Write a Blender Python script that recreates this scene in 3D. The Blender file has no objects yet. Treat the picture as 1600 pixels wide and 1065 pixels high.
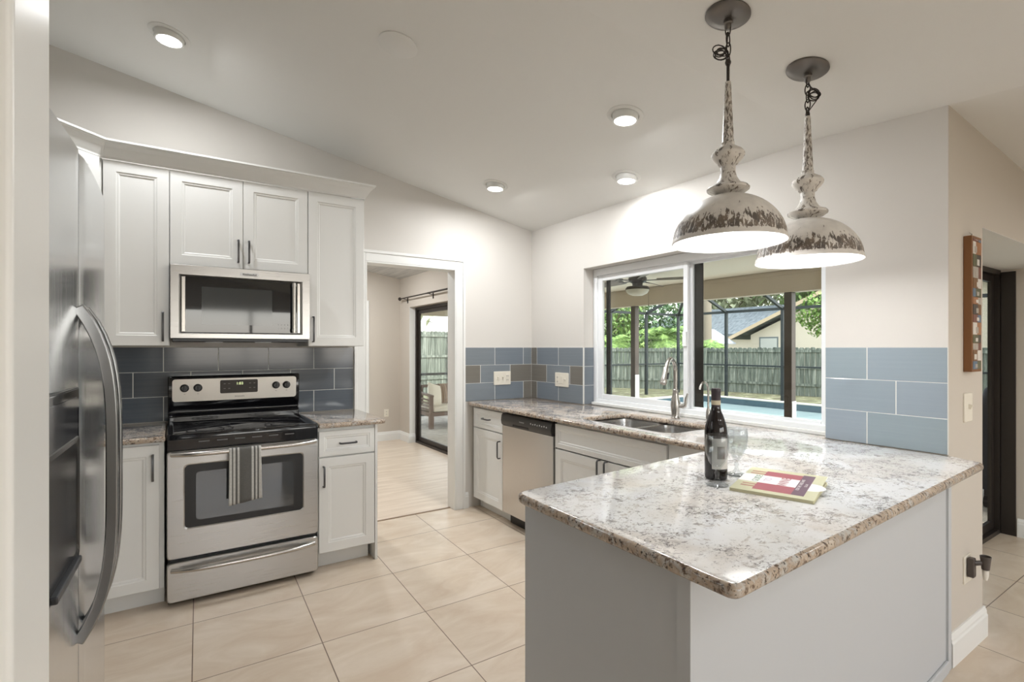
import bpy, bmesh, math, random
from mathutils import Vector, Matrix
random.seed(7)
PI = math.pi
S = bpy.context.scene
COL = S.collection

# ------------------------------------------------------------------ camera
cd = bpy.data.cameras.new('camera'); cam = bpy.data.objects.new('camera', cd); COL.objects.link(cam)
cam.location = (-2.747, -3.843, 1.352)
cam.rotation_euler = (PI/2, 0, math.radians(56.65-90))
cd.sensor_width = 36; cd.lens = 803/1600*36; cd.shift_y = 10.3/1600
cd.clip_start = .02; cd.clip_end = 300
S.camera = cam
# ------------------------------------------------------------------ world, sun, exposure
S.view_settings.view_transform = 'Standard'; S.view_settings.look = 'None'
S.view_settings.exposure = 0.40; S.view_settings.gamma = 1
S.view_settings.use_curve_mapping = False
W = bpy.data.worlds.new('sky'); S.world = W; W.use_nodes = True
wn = W.node_tree.nodes; wl = W.node_tree.links
sky = wn.new('ShaderNodeTexSky'); sky.sky_type = 'NISHITA'; sky.sun_disc = False
sky.sun_elevation = math.radians(48); sky.sun_rotation = math.radians(170); sky.dust_density = 1.5; sky.air_density = 1.2
bgn = wn['Background']; hsv = wn.new('ShaderNodeHueSaturation'); hsv.inputs['Saturation'].default_value = .30; wl.new(sky.outputs[0], hsv.inputs['Color']); wl.new(hsv.outputs[0], bgn.inputs[0]); bgn.inputs[1].default_value = 0.62
sd = bpy.data.lights.new('sun', 'SUN'); sun = bpy.data.objects.new('sun', sd); COL.objects.link(sun)
sd.energy = 1.9; sd.angle = math.radians(1.0); sd.color = (1, .95, .87)
sun.rotation_euler = Vector((-.25, .62, -.8)).to_track_quat('-Z', 'Y').to_euler()
LAMP_W = 10.0      # recessed ceiling lamps, watts each
PEND_W = 4.5       # pendant bulbs
DOWN_COL = (.97, .985, 1.0)

# ------------------------------------------------------------------ materials
def srgb(r, g, b):
    f = lambda c: ((c/255+.055)/1.055)**2.4 if c > 10 else c/255/12.92
    return (f(r), f(g), f(b), 1)
MATS = {}
def mat(name, col, rough=.5, metal=0, **kw):
    m = bpy.data.materials.new(name); m.use_nodes = True
    p = m.node_tree.nodes['Principled BSDF']
    p.inputs['Base Color'].default_value = col if len(col) == 4 else (*col, 1)
    p.inputs['Roughness'].default_value = rough; p.inputs['Metallic'].default_value = metal
    for k, v in kw.items(): p.inputs[k.replace('_', ' ')].default_value = v
    MATS[name] = m; return m
def N(m, t, **kw):
    n = m.node_tree.nodes.new(t)
    for k, v in kw.items(): setattr(n, k, v)
    return n
def L(m, a, b): m.node_tree.links.new(a, b)
def P(m): return m.node_tree.nodes['Principled BSDF']
def coords(m, scale=(1, 1, 1), kind='Object', rot=(0, 0, 0)):
    tc = N(m, 'ShaderNodeTexCoord'); mp = N(m, 'ShaderNodeMapping')
    mp.inputs['Scale'].default_value = scale; mp.inputs['Rotation'].default_value = rot
    L(m, tc.outputs[kind], mp.inputs[0]); return mp.outputs[0]
def noise(m, vec, scale, detail=4, rough=.5, dist=0):
    n = N(m, 'ShaderNodeTexNoise'); n.inputs['Scale'].default_value = scale; n.inputs['Detail'].default_value = detail
    n.inputs['Roughness'].default_value = rough; n.inputs['Distortion'].default_value = dist
    L(m, vec, n.inputs['Vector']); return n.outputs[0]
def ramp(m, fac, stops, interp='LINEAR'):
    r = N(m, 'ShaderNodeValToRGB'); r.color_ramp.interpolation = interp
    e = r.color_ramp.elements
    while len(e) < len(stops): e.new(.5)
    for i, (p, c) in enumerate(stops):
        e[i].position = p; e[i].color = c if len(c) == 4 else (*c, 1)
    L(m, fac, r.inputs[0]); return r.outputs[0]
def mix(m, fac, a, b, mode='MIX'):
    x = N(m, 'ShaderNodeMix', data_type='RGBA', blend_type=mode)
    if isinstance(fac, (int, float)): x.inputs[0].default_value = fac
    else: L(m, fac, x.inputs[0])
    for s, v in ((6, a), (7, b)):
        if isinstance(v, tuple): x.inputs[s].default_value = v if len(v) == 4 else (*v, 1)
        else: L(m, v, x.inputs[s])
    return x.outputs[2]
def math_(m, op, a, b=0, c=None):
    x = N(m, 'ShaderNodeMath', operation=op)
    for i, v in enumerate((a, b, c)):
        if v is None: continue
        if isinstance(v, (int, float)): x.inputs[i].default_value = v
        else: L(m, v, x.inputs[i])
    return x.outputs[0]
def bump(m, h, strength=.2, dist=.002):
    b = N(m, 'ShaderNodeBump'); b.inputs['Strength'].default_value = strength; b.inputs['Distance'].default_value = dist
    L(m, h, b.inputs['Height']); L(m, b.outputs[0], P(m).inputs['Normal'])

m_wall = mat('wall_paint', srgb(212, 208, 202), .75); bump(m_wall, noise(m_wall, coords(m_wall), 90, 3), .12, .001)
m_ceil = mat('ceiling_paint', srgb(224, 223, 219), .8); bump(m_ceil, noise(m_ceil, coords(m_ceil), 60, 3), .12, .001)
m_trim = mat('trim_paint', srgb(231, 231, 228), .35)
m_cab = mat('cabinet_paint', srgb(232, 232, 229), .38)
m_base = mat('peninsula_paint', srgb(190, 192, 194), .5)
m_beige = mat('beige_paint', srgb(198, 190, 179), .75)
m_pull = mat('pull_metal', srgb(95, 95, 97), .35, .9)
m_black = mat('black_enamel', (.006, .006, .008), .09)
m_blackm = mat('black_plastic', (.012, .012, .013), .35)
m_chrome = mat('satin_nickel', srgb(196, 193, 188), .26, 1)
m_white = mat('white_vinyl', srgb(238, 240, 241), .35)
m_ivory = mat('ivory_plastic', srgb(228, 222, 208), .35)
m_bronze = mat('dark_bronze', srgb(52, 46, 42), .4, .3)
m_cage = mat('cage_aluminium', srgb(38, 44, 44), .5, .3)
m_grout = mat('grout', srgb(222, 222, 218), .8)

def steel(name, axis, col=(.60, .595, .58), rough=.24):
    m = mat(name, col, rough, 1)
    sc = [400, 400, 400]; sc[axis] = 3
    n = noise(m, coords(m, tuple(sc)), 1, 2)
    L(m, math_(m, 'MULTIPLY_ADD', n, .16, rough-.08), P(m).inputs['Roughness'])
    bump(m, n, .03, .0005)
    return m
m_steel = steel('brushed_steel', 0, (.52, .515, .505), .30)
m_steelv = steel('brushed_steel_upright', 2, (.58, .565, .55), .24)
m_fridge = steel('fridge_steel', 2, (.78, .80, .82), .2)
m_sink = steel('sink_steel', 1, (.62, .62, .62), .22)

def glassmat(name, tint=(1, 1, 1, 1), ior=1.45, rough=0):
    m = bpy.data.materials.new(name); m.use_nodes = True
    nt = m.node_tree; nt.nodes.clear()
    out = nt.nodes.new('ShaderNodeOutputMaterial')
    g = nt.nodes.new('ShaderNodeBsdfGlossy'); g.inputs['Roughness'].default_value = rough
    t = nt.nodes.new('ShaderNodeBsdfTransparent'); t.inputs[0].default_value = tint
    # Schlick reflectance, the same from either side of the pane
    ge = nt.nodes.new('ShaderNodeNewGeometry'); dt = nt.nodes.new('ShaderNodeVectorMath'); dt.operation = 'DOT_PRODUCT'
    nt.links.new(ge.outputs['Incoming'], dt.inputs[0]); nt.links.new(ge.outputs['Normal'], dt.inputs[1])
    ab = math_(m, 'SUBTRACT', 1.0, math_(m, 'ABSOLUTE', dt.outputs['Value']))
    f0 = ((ior-1)/(ior+1))**2
    fo = math_(m, 'MULTIPLY_ADD', math_(m, 'POWER', ab, 5.0), 1-f0, f0)
    mx = nt.nodes.new('ShaderNodeMixShader')
    nt.links.new(fo, mx.inputs[0]); nt.links.new(t.outputs[0], mx.inputs[1]); nt.links.new(g.outputs[0], mx.inputs[2])
    nt.links.new(mx.outputs[0], out.inputs[0]); return m
m_pane = glassmat('window_pane', (.96, .98, .97, 1), 1.35)
m_thin = glassmat('goblet_glass', (.90, .915, .92, 1), 1.6)
m_goblet = mat('clear_glass', (1, 1, 1, 1), 0.0, 0, Transmission_Weight=1.0, IOR=1.45)
m_ovenglass = mat('oven_glass', (.05, .055, .06), .04, 0, IOR=1.9)
m_mwglass = mat('microwave_glass', (.010, .011, .013), .03, 0, IOR=1.6)

def emis(name, col, s):
    m = mat(name, col, .5); P(m).inputs['Emission Color'].default_value = (*col[:3], 1); P(m).inputs['Emission Strength'].default_value = s; return m
m_lens = emis('lamp_lens', (1, .97, .93), 6)
m_bulb = emis('bulb_glow', (1, .98, .95), 14)

# granite
m_gran = mat('granite', (.6, .6, .6), .07, 0, IOR=1.6)
v = coords(m_gran)
big = noise(m_gran, v, 3.2, 4, .55, .6)
c = ramp(m_gran, big, [(.40, srgb(216, 211, 205)), (.52, srgb(224, 224, 223)), (.66, srgb(230, 231, 233))])
vs_ = coords(m_gran, (1, 1.5, 1), rot=(0, 0, .5))
sg_ = N(m_gran, 'ShaderNodeSeparateXYZ'); L(m_gran, v, sg_.inputs[0])
warm = ramp(m_gran, math_(m_gran, 'ADD', math_(m_gran, 'MULTIPLY', sg_.outputs[1], .45), math_(m_gran, 'ADD', noise(m_gran, v, 1.8, 3), .95)), [(.25, (0, 0, 0)), (1.0, (1, 1, 1))])  # whiter towards the peninsula: window reflection put into the colour
c = mix(m_gran, warm, c, ramp(m_gran, big, [(.4, srgb(196, 176, 156)), (.6, srgb(214, 204, 192))]))
dens = math_(m_gran, 'ADD', ramp(m_gran, noise(m_gran, v, 7, 4, .6, .5), [(.35, (0, 0, 0)), (.65, (.10, .10, .10))]), math_(m_gran, 'MULTIPLY', warm, .075))
def specks(sc, lo, soft, col, vec, d=6, r_=.72, di=.6):
    global c
    n_ = math_(m_gran, 'ADD', noise(m_gran, vec, sc, d, r_, di), dens)
    c = mix(m_gran, ramp(m_gran, n_, [(lo, (0, 0, 0)), (lo+soft, (1, 1, 1))]), c, col)
specks(26, .60, .08, srgb(192, 186, 180), v)
specks(44, .615, .06, srgb(160, 156, 154), vs_)
specks(75, .645, .05, srgb(126, 120, 116), vs_)
specks(120, .685, .03, srgb(66, 58, 54), v, 4)
L(m_gran, c, P(m_gran).inputs['Base Color'])
# slab edge browner: its missing sky reflection is put into the colour
m_edge = mat('granite_edge', (.4, .35, .3), .16)
v = coords(m_edge)
c = ramp(m_edge, noise(m_edge, v, 22, 6, .65, .6), [(.35, srgb(196, 182, 166)), (.5, srgb(170, 152, 134)), (.62, srgb(186, 182, 176))])
c = mix(m_edge, ramp(m_edge, noise(m_edge, v, 60, 6, .7, .4), [(.52, (0, 0, 0)), (.6, (1, 1, 1))]), c, srgb(104, 86, 72))
c = mix(m_edge, ramp(m_edge, noise(m_edge, v, 120, 5, .7), [(.57, (0, 0, 0)), (.63, (1, 1, 1))]), c, srgb(44, 37, 34))
L(m_edge, c, P(m_edge).inputs['Base Color'])

# floor tiles: aligned square grid
m_floor = mat('floor_tile', (.6, .5, .4), .3)
tc = N(m_floor, 'ShaderNodeTexCoord'); sx = N(m_floor, 'ShaderNodeSeparateXYZ'); L(m_floor, tc.outputs['Object'], sx.inputs[0])
X0 = math_(m_floor, 'SUBTRACT', sx.outputs[0], math_(m_floor, 'MULTIPLY_ADD', sx.outputs[1], -.034, .0)) if False else math_(m_floor, 'MULTIPLY_ADD', sx.outputs[1], -.034, sx.outputs[0])
U = math_(m_floor, 'DIVIDE', math_(m_floor, 'ADD', X0, 1.162-.048), .508)
V = math_(m_floor, 'DIVIDE', math_(m_floor, 'ADD', sx.outputs[1], .877), .522)
def linef(m, u, w):
    fr = math_(m, 'FRACT', math_(m, 'ADD', u, 100.5)); d = math_(m, 'ABSOLUTE', math_(m, 'SUBTRACT', fr, .5))
    return math_(m, 'LESS_THAN', d, w)
J = math_(m_floor, 'MAXIMUM', linef(m_floor, U, .0045), linef(m_floor, V, .0045))
cell = N(m_floor, 'ShaderNodeCombineXYZ'); L(m_floor, math_(m_floor, 'FLOOR', math_(m_floor, 'ADD', U, 100)), cell.inputs[0]); L(m_floor, math_(m_floor, 'FLOOR', math_(m_floor, 'ADD', V, 100)), cell.inputs[1])
wnz = N(m_floor, 'ShaderNodeTexWhiteNoise'); L(m_floor, cell.outputs[0], wnz.inputs[0])
off = N(m_floor, 'ShaderNodeVectorMath', operation='MULTIPLY_ADD'); L(m_floor, wnz.outputs[1], off.inputs[0]); off.inputs[1].default_value = (9, 9, 9); L(m_floor, coords(m_floor, (1, 2.2, 1)), off.inputs[2])
fn = noise(m_floor, off.outputs[0], 2.6, 7, .62, 1.2)
c = ramp(m_floor, fn, [(.3, srgb(196, 176, 154)), (.5, srgb(206, 190, 170)), (.7, srgb(217, 203, 186))])
c = mix(m_floor, math_(m_floor, 'MULTIPLY', wnz.outputs[0], .25), c, srgb(222, 206, 188))
c = mix(m_floor, J, c, srgb(120, 100, 84))
L(m_floor, c, P(m_floor).inputs['Base Color'])
# wood-look nook floor
m_wood = mat('pale_plank_floor', (.6, .5, .4), .38)
n1 = noise(m_wood, coords(m_wood, (.8, 9, 1)), 2.2, 6, .65, .4)
c = ramp(m_wood, n1, [(.3, srgb(196, 178, 158)), (.55, srgb(218, 202, 184)), (.75, srgb(228, 216, 200))])
L(m_wood, c, P(m_wood).inputs['Base Color'])
m_nceil = mat('plank_ceiling', srgb(205, 205, 203), .7)
n1 = noise(m_nceil, coords(m_nceil, (14, .8, 1)), 1.5, 4); L(m_nceil, ramp(m_nceil, n1, [(.3, srgb(186, 187, 187)), (.7, srgb(216, 216, 214))]), P(m_nceil).inputs['Base Color'])
# glass backsplash tile with per-tile tone in an attribute
m_tile = mat('glass_tile', (.3, .36, .4), .09, 0, IOR=1.5)
at = N(m_tile, 'ShaderNodeAttribute'); at.attribute_name = 'tone'
n1 = noise(m_tile, coords(m_tile, (1, 1, 40)), 2, 3)
L(m_tile, mix(m_tile, math_(m_tile, 'MULTIPLY', n1, .05), at.outputs['Color'], (1, 1, 1)), P(m_tile).inputs['Base Color'])

# distressed pendant paint
def distressed(name, band):
    m = mat(name, (.8, .8, .8), .42)
    tc = N(m, 'ShaderNodeTexCoord'); s = N(m, 'ShaderNodeSeparateXYZ'); L(m, tc.outputs['Object'], s.inputs[0])
    ang = math_(m, 'ARCTAN2', s.outputs[1], s.outputs[0])
    cb = N(m, 'ShaderNodeCombineXYZ'); L(m, math_(m, 'MULTIPLY', ang, 6.5 if band else 2.0), cb.inputs[0]); L(m, math_(m, 'MULTIPLY', s.outputs[2], 13 if band else 30), cb.inputs[2])
    n = noise(m, cb.outputs[0], 2.6 if band else 1.4, 7, .72, .6)
    if band:
        w = N(m, 'ShaderNodeMapRange'); L(m, s.outputs[2], w.inputs[0])
        rr = ramp(m, math_(m, 'DIVIDE', s.outputs[2], .2), [(0, (.0,)*3), (.03, (.0,)*3), (.09, (.24,)*3), (.30, (.20,)*3), (.48, (.02,)*3), (1, (0,)*3)])
        n = math_(m, 'ADD', n, math_(m, 'SUBTRACT', rr, .12))
        f = ramp(m, n, [(.55, (0, 0, 0)), (.575, (1, 1, 1))])
    else:
        n = math_(m, 'ADD', n, ramp(m, s.outputs[2], [(.35, (0, 0, 0)), (.40, (.055,)*3), (.55, (.06,)*3), (.60, (.02,)*3)]))
        f = ramp(m, n, [(.545, (0, 0, 0)), (.58, (1, 1, 1))])
    n2 = noise(m, coords(m), 30, 4)
    col = mix(m, f, ramp(m, n2, [(.3, srgb(208, 203, 196)), (.7, srgb(224, 219, 211))]), ramp(m, n2, [(.4, srgb(92, 84, 78)), (.65, srgb(126, 112, 98))]))
    L(m, col, P(m).inputs['Base Color']); return m
m_dome = distressed('worn_shade_paint', True)
m_spin = distressed('worn_spindle_paint', False)
m_domein = mat('white_enamel', (.95, .95, .94), .4)

# ------------------------------------------------------------------ mesh builder
class MB:
    def __init__(s): s.bm = bmesh.new(); s.mi = 0
    def face(s, vs):
        try: f = s.bm.faces.new(vs); f.material_index = s.mi; return f
        except ValueError: return None
    def box(s, x0, x1, y0, y1, z0, z1):
        v = [s.bm.verts.new((x, y, z)) for z in (z0, z1) for y in (y0, y1) for x in (x0, x1)]
        for q in ((0, 2, 3, 1), (4, 5, 7, 6), (0, 1, 5, 4), (2, 6, 7, 3), (0, 4, 6, 2), (1, 3, 7, 5)): s.face([v[i] for i in q])
        return s
    def obox(s, c, size, R=None):
        R = R or Matrix.Identity(3); h = [k/2 for k in size]
        v = [s.bm.verts.new(Vector(c) + R @ Vector((x*h[0], y*h[1], z*h[2]))) for z in (-1, 1) for y in (-1, 1) for x in (-1, 1)]
        for q in ((0, 2, 3, 1), (4, 5, 7, 6), (0, 1, 5, 4), (2, 6, 7, 3), (0, 4, 6, 2), (1, 3, 7, 5)): s.face([v[i] for i in q])
        return s
    def bar(s, a, b, w, h=None):
        a, b = Vector(a), Vector(b); d = b-a; h = h or w
        R = d.to_track_quat('Y', 'Z').to_matrix()
        return s.obox((a+b)/2, (w, d.length, h), R)
    def prism(s, pts, axis, a, b):
        def mk(p, t):
            if axis == 0: return (t, p[0], p[1])
            if axis == 1: return (p[0], t, p[1])
            return (p[0], p[1], t)
        A = [s.bm.verts.new(mk(p, a)) for p in pts]; B = [s.bm.verts.new(mk(p, b)) for p in pts]
        s.face(A[::-1]); s.face(B)
        for i in range(len(pts)): j = (i+1) % len(pts); s.face([A[i], A[j], B[j], B[i]])
        return s
    def loft(s, loops, cap0=True, cap1=True):
        Ls = [[s.bm.verts.new(p) for p in l] for l in loops]
        n = len(Ls[0])
        for a, b in zip(Ls, Ls[1:]):
            for i in range(n): j = (i+1) % n; s.face([a[i], a[j], b[j], b[i]])
        if cap0: s.face(Ls[0][::-1])
        if cap1: s.face(Ls[-1])
        return s
    def lathe(s, prof, c=(0, 0, 0), n=32, cap0=True, cap1=True, R=None):
        R = R or Matrix.Identity(3); c = Vector(c)
        return s.loft([[c + R @ Vector((r*math.cos(2*PI*i/n), r*math.sin(2*PI*i/n), z)) for i in range(n)] for r, z in prof], cap0, cap1)
    def tube(s, pts, r, n=10, closed=False):
        pts = [Vector(p) for p in pts]; rs = r if isinstance(r, (list, tuple)) else [r]*len(pts)
        loops = []; up = Vector((0, 0, 1)); prev = None
        for i, p in enumerate(pts):
            if closed: t = (pts[(i+1) % len(pts)]-pts[i-1])
            else: t = pts[min(i+1, len(pts)-1)]-pts[max(i-1, 0)]
            t.normalize()
            if prev is None:
                u = up.cross(t)
                if u.length < .1: u = Vector((1, 0, 0)).cross(t)
            else: u = prev - t*prev.dot(t)
            u.normalize(); prev = u; w = t.cross(u)
            loops.append([p + (u*math.cos(2*PI*k/n)+w*math.sin(2*PI*k/n))*rs[i] for k in range(n)])
        if closed: loops.append(loops[0])
        return s.loft(loops, not closed, not closed)
    def ribbon(s, pts, w, h, side=(1, 0, 0)):
        pts = [Vector(p) for p in pts]; side = Vector(side); loops = []
        for i, p in enumerate(pts):
            t = (pts[min(i+1, len(pts)-1)]-pts[max(i-1, 0)]).normalized(); nn = t.cross(side).normalized()
            loops.append([p+side*w/2+nn*h/2, p-side*w/2+nn*h/2, p-side*w/2-nn*h/2, p+side*w/2-nn*h/2])
        return s.loft(loops)
    def build(s, name, m, parent=None, bevel=0, smooth=None, seg=2):
        bm = s.bm
        if bm.faces: bmesh.ops.recalc_face_normals(bm, faces=bm.faces[:])
        me = bpy.data.meshes.new(name); bm.to_mesh(me); bm.free()
        for x in (m if isinstance(m, (list, tuple)) else [m]): me.materials.append(x)
        if smooth is not None:
            me.polygons.foreach_set('use_smooth', [True]*len(me.polygons)); me.set_sharp_from_angle(angle=math.radians(smooth))
        o = bpy.data.objects.new(name, me); COL.objects.link(o)
        if parent: o.parent = parent
        if bevel:
            b = o.modifiers.new('bevel', 'BEVEL'); b.width = bevel; b.segments = seg; b.limit_method = 'ANGLE'; b.angle_limit = math.radians(40)
            if smooth is None:
                me.polygons.foreach_set('use_smooth', [True]*len(me.polygons)); b.harden_normals = True
                me.set_sharp_from_angle(angle=math.radians(180))
        return o
def tag(o, label=None, cat=None, group=None, kind=None):
    if label: o['label'] = label
    if cat: o['category'] = cat
    if group: o['group'] = group
    if kind: o['kind'] = kind
    return o
def thing(name, label, cat, loc=(0, 0, 0), rz=0, group=None, kind=None):
    o = bpy.data.objects.new(name, None); COL.objects.link(o); o.empty_display_size = .1
    o.location = loc; o.rotation_euler = (0, 0, rz); return tag(o, label, cat, group, kind)
def struct(o, label=None, cat='structure'): return tag(o, label, cat, None, 'structure')
def rrect(x0, x1, y0, y1, r, n=5):
    out = []
    for cx, cy, a0 in ((x1-r, y1-r, 0), (x0+r, y1-r, 90), (x0+r, y0+r, 180), (x1-r, y0+r, 270)):
        for i in range(n+1):
            a = math.radians(a0+90*i/n); out.append((cx+r*math.cos(a), cy+r*math.sin(a)))
    return out
def text_mesh(name, body, size, m, parent, loc, rot, extrude=.0004, sx=1.0, align='CENTER'):
    cu = bpy.data.curves.new(name, 'FONT'); cu.body = body; cu.size = size; cu.extrude = extrude; cu.align_x = align; cu.align_y = 'CENTER'
    t = bpy.data.objects.new(name, cu); COL.objects.link(t)
    dg = bpy.context.evaluated_depsgraph_get(); me = bpy.data.meshes.new_from_object(t.evaluated_get(dg))
    bpy.data.objects.remove(t); bpy.data.curves.remove(cu)
    me.name = name; me.materials.clear(); me.materials.append(m)
    o = bpy.data.objects.new(name, me); COL.objects.link(o); o.parent = parent; o.location = loc; o.rotation_euler = rot; o.scale = (sx, 1, 1)
    return o

# ------------------------------------------------------------------ ROOM SHELL
z1 = lambda x: 2.416-.192*x                      # main sloping ceiling
z2 = lambda x, y: 2.589-.1814*x+.0685*max(y, -4.6)   # second slope beyond the crease
XL, XR, YB = -3.75, 2.30, -8.0
# floor
struct(MB().box(XL-.2, XR+.2, YB-.2, .075, -.15, 0).build('floor', m_floor), 'beige square ceramic tile kitchen floor with thin brown joints', 'floor')
struct(MB().box(XL-.2, .20, .075, 3.6, -.15, 0).build('floor', m_wood), 'pale wood look plank floor beyond the doorway', 'floor')
# ceiling: plates with thickness
b = MB()
def plate(pts):   # pts [(x,y,z)]
    lo = [b.bm.verts.new(p) for p in pts]; hi = [b.bm.verts.new((p[0], p[1], p[2]+.15)) for p in pts]
    b.face(lo[::-1]); b.face(hi)
    for i in range(len(pts)): j = (i+1) % len(pts); b.face([lo[i], lo[j], hi[j], hi[i]])
fy = lambda x: -2.526-.155*x
xe = .2
plate([(x, y, z1(x)) for x, y in ((XL, fy(XL)), (0, fy(0)), (0, .12), (XL, .12))])
plate([(0, fy(0), z1(0)), (xe, fy(0), z1(0)), (xe, .12, z1(0)), (0, .12, z1(0))])
pt = [(XL, fy(XL)), (0, fy(0)), (0, -4.6), (XL, -4.6)]
plate([(x, y, z2(x, y)) for x, y in pt])
plate([(XL, -4.6, z2(XL, -4.6)), (0, -4.6, z2(0, -4.6)), (0, YB-.1, z2(0, YB)), (XL, YB-.1, z2(XL, YB))])
z3 = lambda x, y: z2(0, y)-.066*x
plate([(0, -2.5, z3(0, -2.5)), (XR+.1, -2.5, z3(XR, -2.5)), (XR+.1, -4.6, z3(XR, -4.6)), (0, -4.6, z3(0, -4.6))])
plate([(0, -4.6, z3(0, -4.6)), (XR+.1, -4.6, z3(XR, -4.6)), (XR+.1, YB-.1, z3(XR, YB)), (0, YB-.1, z3(0, YB))])
struct(b.build('ceiling', m_ceil), 'off white vaulted kitchen ceiling', 'ceiling')
# back wall (stove wall) with doorway
DX0, DX1, DZ = -1.545, -.785, 2.005
b = MB()
b.prism([(XL, 0), (DX0, 0), (DX0, z1(DX0)+.05), (XL, z1(XL)+.05)], 1, 0, .12)
b.prism([(DX0, DZ), (DX1, DZ), (DX1, z1(DX1)+.05), (DX0, z1(DX0)+.05)], 1, 0, .12)
b.prism([(DX1, 0), (.0, 0), (.0, z1(0)+.05), (DX1, z1(DX1)+.05)], 1, 0, .12)
struct(b.build('wall_back', m_wall), 'warm off white wall behind the stove', 'wall')
# right wall with window opening
WY0, WY1, WZ0, WZ1 = -2.547, -.715, .865, 1.985
b = MB()
b.box(0, .2, WY1, .12, 0, 2.47); b.box(0, .2, -2.6, WY0, 0, 2.47)
b.box(0, .03, -3.038, -2.6, 0, 2.45); b.box(0, .2, WY0, WY1, 0, WZ0); b.box(0, .2, WY0, WY1, WZ1, 2.47)
struct(b.build('wall_right', m_wall), 'warm off white wall around the kitchen window', 'wall')
# header above the alcove and surrounding walls
struct(MB().box(.431, XR, -3.04, -2.62, 1.9155, 1.9170).build('bounced_daylight_slab', m_ceil), 'white alcove soffit with bounced daylight put into its paint', 'trim')  # paler slab under the beige header; bounced daylight put into its colour
b = MB(); b.box(.431, XR, -3.04, -2.55, 1.917, 2.42); b.prism([(0, -3.04), (.431, -3.04), (.431, -2.6), (.03, -2.6), (.03, -3.038), (0, -3.038)], 2, 0, 2.45)
struct(b.build('wall_alcove', m_beige), 'beige wall end and header around the sliding door alcove', 'wall')
struct(MB().box(XR, XR+.12, YB, -2.665, 0, 2.6).build('wall_east', m_beige), 'beige wall at the right beyond the sliding door', 'wall')
b = MB(); b.box(XL-.12, XL, -3.29, .12, 0, 3.3)
struct(b.build('wall_left', m_wall), 'wall behind the refrigerator', 'wall')
struct(MB().box(XL, -2.85, YB, -3.29, 0, 3.3).build('wall_near', m_beige), 'beige wall at the left edge beside the camera', 'wall')
struct(MB().box(-2.85, -2.832, -3.397, -3.281, 0, 3.2).build('trim_1', m_trim, bevel=.004), 'pale painted casing at the left edge of the view', 'trim')
# wall behind the camera with two broad windows
b = MB()
ww = [(-2.75, -.25), (.0, 2.2)]
zt = 3.2
b.box(-2.85, -2.75, YB-.12, YB, 0, zt); b.box(-.25, .0, YB-.12, YB, 0, zt); b.box(2.2, XR, YB-.12, YB, 0, zt)
for x0, x1 in ww: b.box(x0, x1, YB-.12, YB, 0, .95); b.box(x0, x1, YB-.12, YB, 2.1, zt)
struct(b.build('wall_front', m_wall), 'wall behind the camera', 'wall')
for i, (x0, x1) in enumerate(ww):
    w = MB()
    for a, c_, d, e in ((x0, x0+.05, .95, 2.1), (x1-.05, x1, .95, 2.1), (x0+.05, x1-.05, .95, 1.0), (x0+.05, x1-.05, 2.05, 2.1), ((x0+x1)/2-.025, (x0+x1)/2+.025, 1.0, 2.05)):
        w.box(a, c_, YB-.1, YB-.04, d, e)
    struct(w.build('window_%d' % (i+2), m_white), 'white framed window behind the camera', 'window')

# nook shell
NX = .05; NY = 3.42; nz = lambda x: 2.36-.17*(x-.05)
b = MB(); b.prism([(-3.2, 0), (NX+.13, 0), (NX+.13, nz(NX)+.06), (-3.2, nz(-3.2)+.06)], 1, NY, NY+.12)
struct(b.build('wall_nook_back', m_beige), 'beige far wall seen through the doorway', 'wall')
b = MB()
b.box(NX, .20, 3.056, NY, 0, 2.42); b.box(NX, .20, .30, 3.056, 1.925, 2.42); b.box(NX, .20, .12, .30, 0, 2.42)
struct(b.build('wall_nook_right', m_beige), 'beige wall around the sliding door beyond the doorway', 'wall')
struct(MB().box(-3.2, -3.08, .12, NY, 0, 3).build('wall_nook_left', m_beige), 'side wall of the room beyond the doorway', 'wall')
b = MB()
plate([(-3.2, .1, nz(-3.2)), (.2, .1, nz(.2)), (.2, NY+.1, nz(.2)), (-3.2, NY+.1, nz(-3.2))])
struct(b.build('ceiling_nook', m_nceil), 'pale plank ceiling of the room beyond the doorway', 'ceiling')

# baseboards
def bb_prof(h=.13, t=.016): return [(0, 0), (t, 0), (t, h*.72), (t*.75, h*.78), (t*.75, h*.86), (t*.35, h), (0, h)]
def baseboard(name, a, b_, label, h=.13):
    a, b_ = Vector((*a, 0)), Vector((*b_, 0)); d = (b_-a).normalized(); nrm = Vector((d.y, -d.x, 0))
    s = MB(); s.loft([[q + nrm*p[0] + Vector((0, 0, p[1])) for p in bb_prof(h)] for q in (a, b_)])
    return struct(s.build(name, m_trim), label, 'baseboard')
baseboard('baseboard_back', (-.70, 0), (-.665, 0), 'white baseboard between the doorway casing and sink cabinets')
baseboard('baseboard_stub', (-.004, -3.04), (.447, -3.04), 'white baseboard at the foot of the beige wall end beside peninsula', .135)
baseboard('baseboard_stub_end', (.431, -3.04), (.431, -2.72), 'baseboard on the return of the wall end', .135)
baseboard('baseboard_east', (XR, -2.76), (XR, YB), 'white baseboard on the far right wall')
# nook baseboards
b = MB()
baseboard('baseboard_nook_back', (-2.9, NY), (NX, NY), 'white baseboard on the far wall of the next room')
baseboard('baseboard_nook_right', (NX, NY), (NX, 3.056), 'white baseboard beside the sliding door in next room')
baseboard('baseboard_nook_reveal', (NX-.016, 3.056), (.16, 3.056), 'white baseboard wrapping into sliding door reveal')
struct(MB().box(NX, .17, 3.052, 3.0559, .13, 1.925).build('trim_5', m_trim), 'white painted reveal beside the sliding door in the next room', 'trim')

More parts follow.
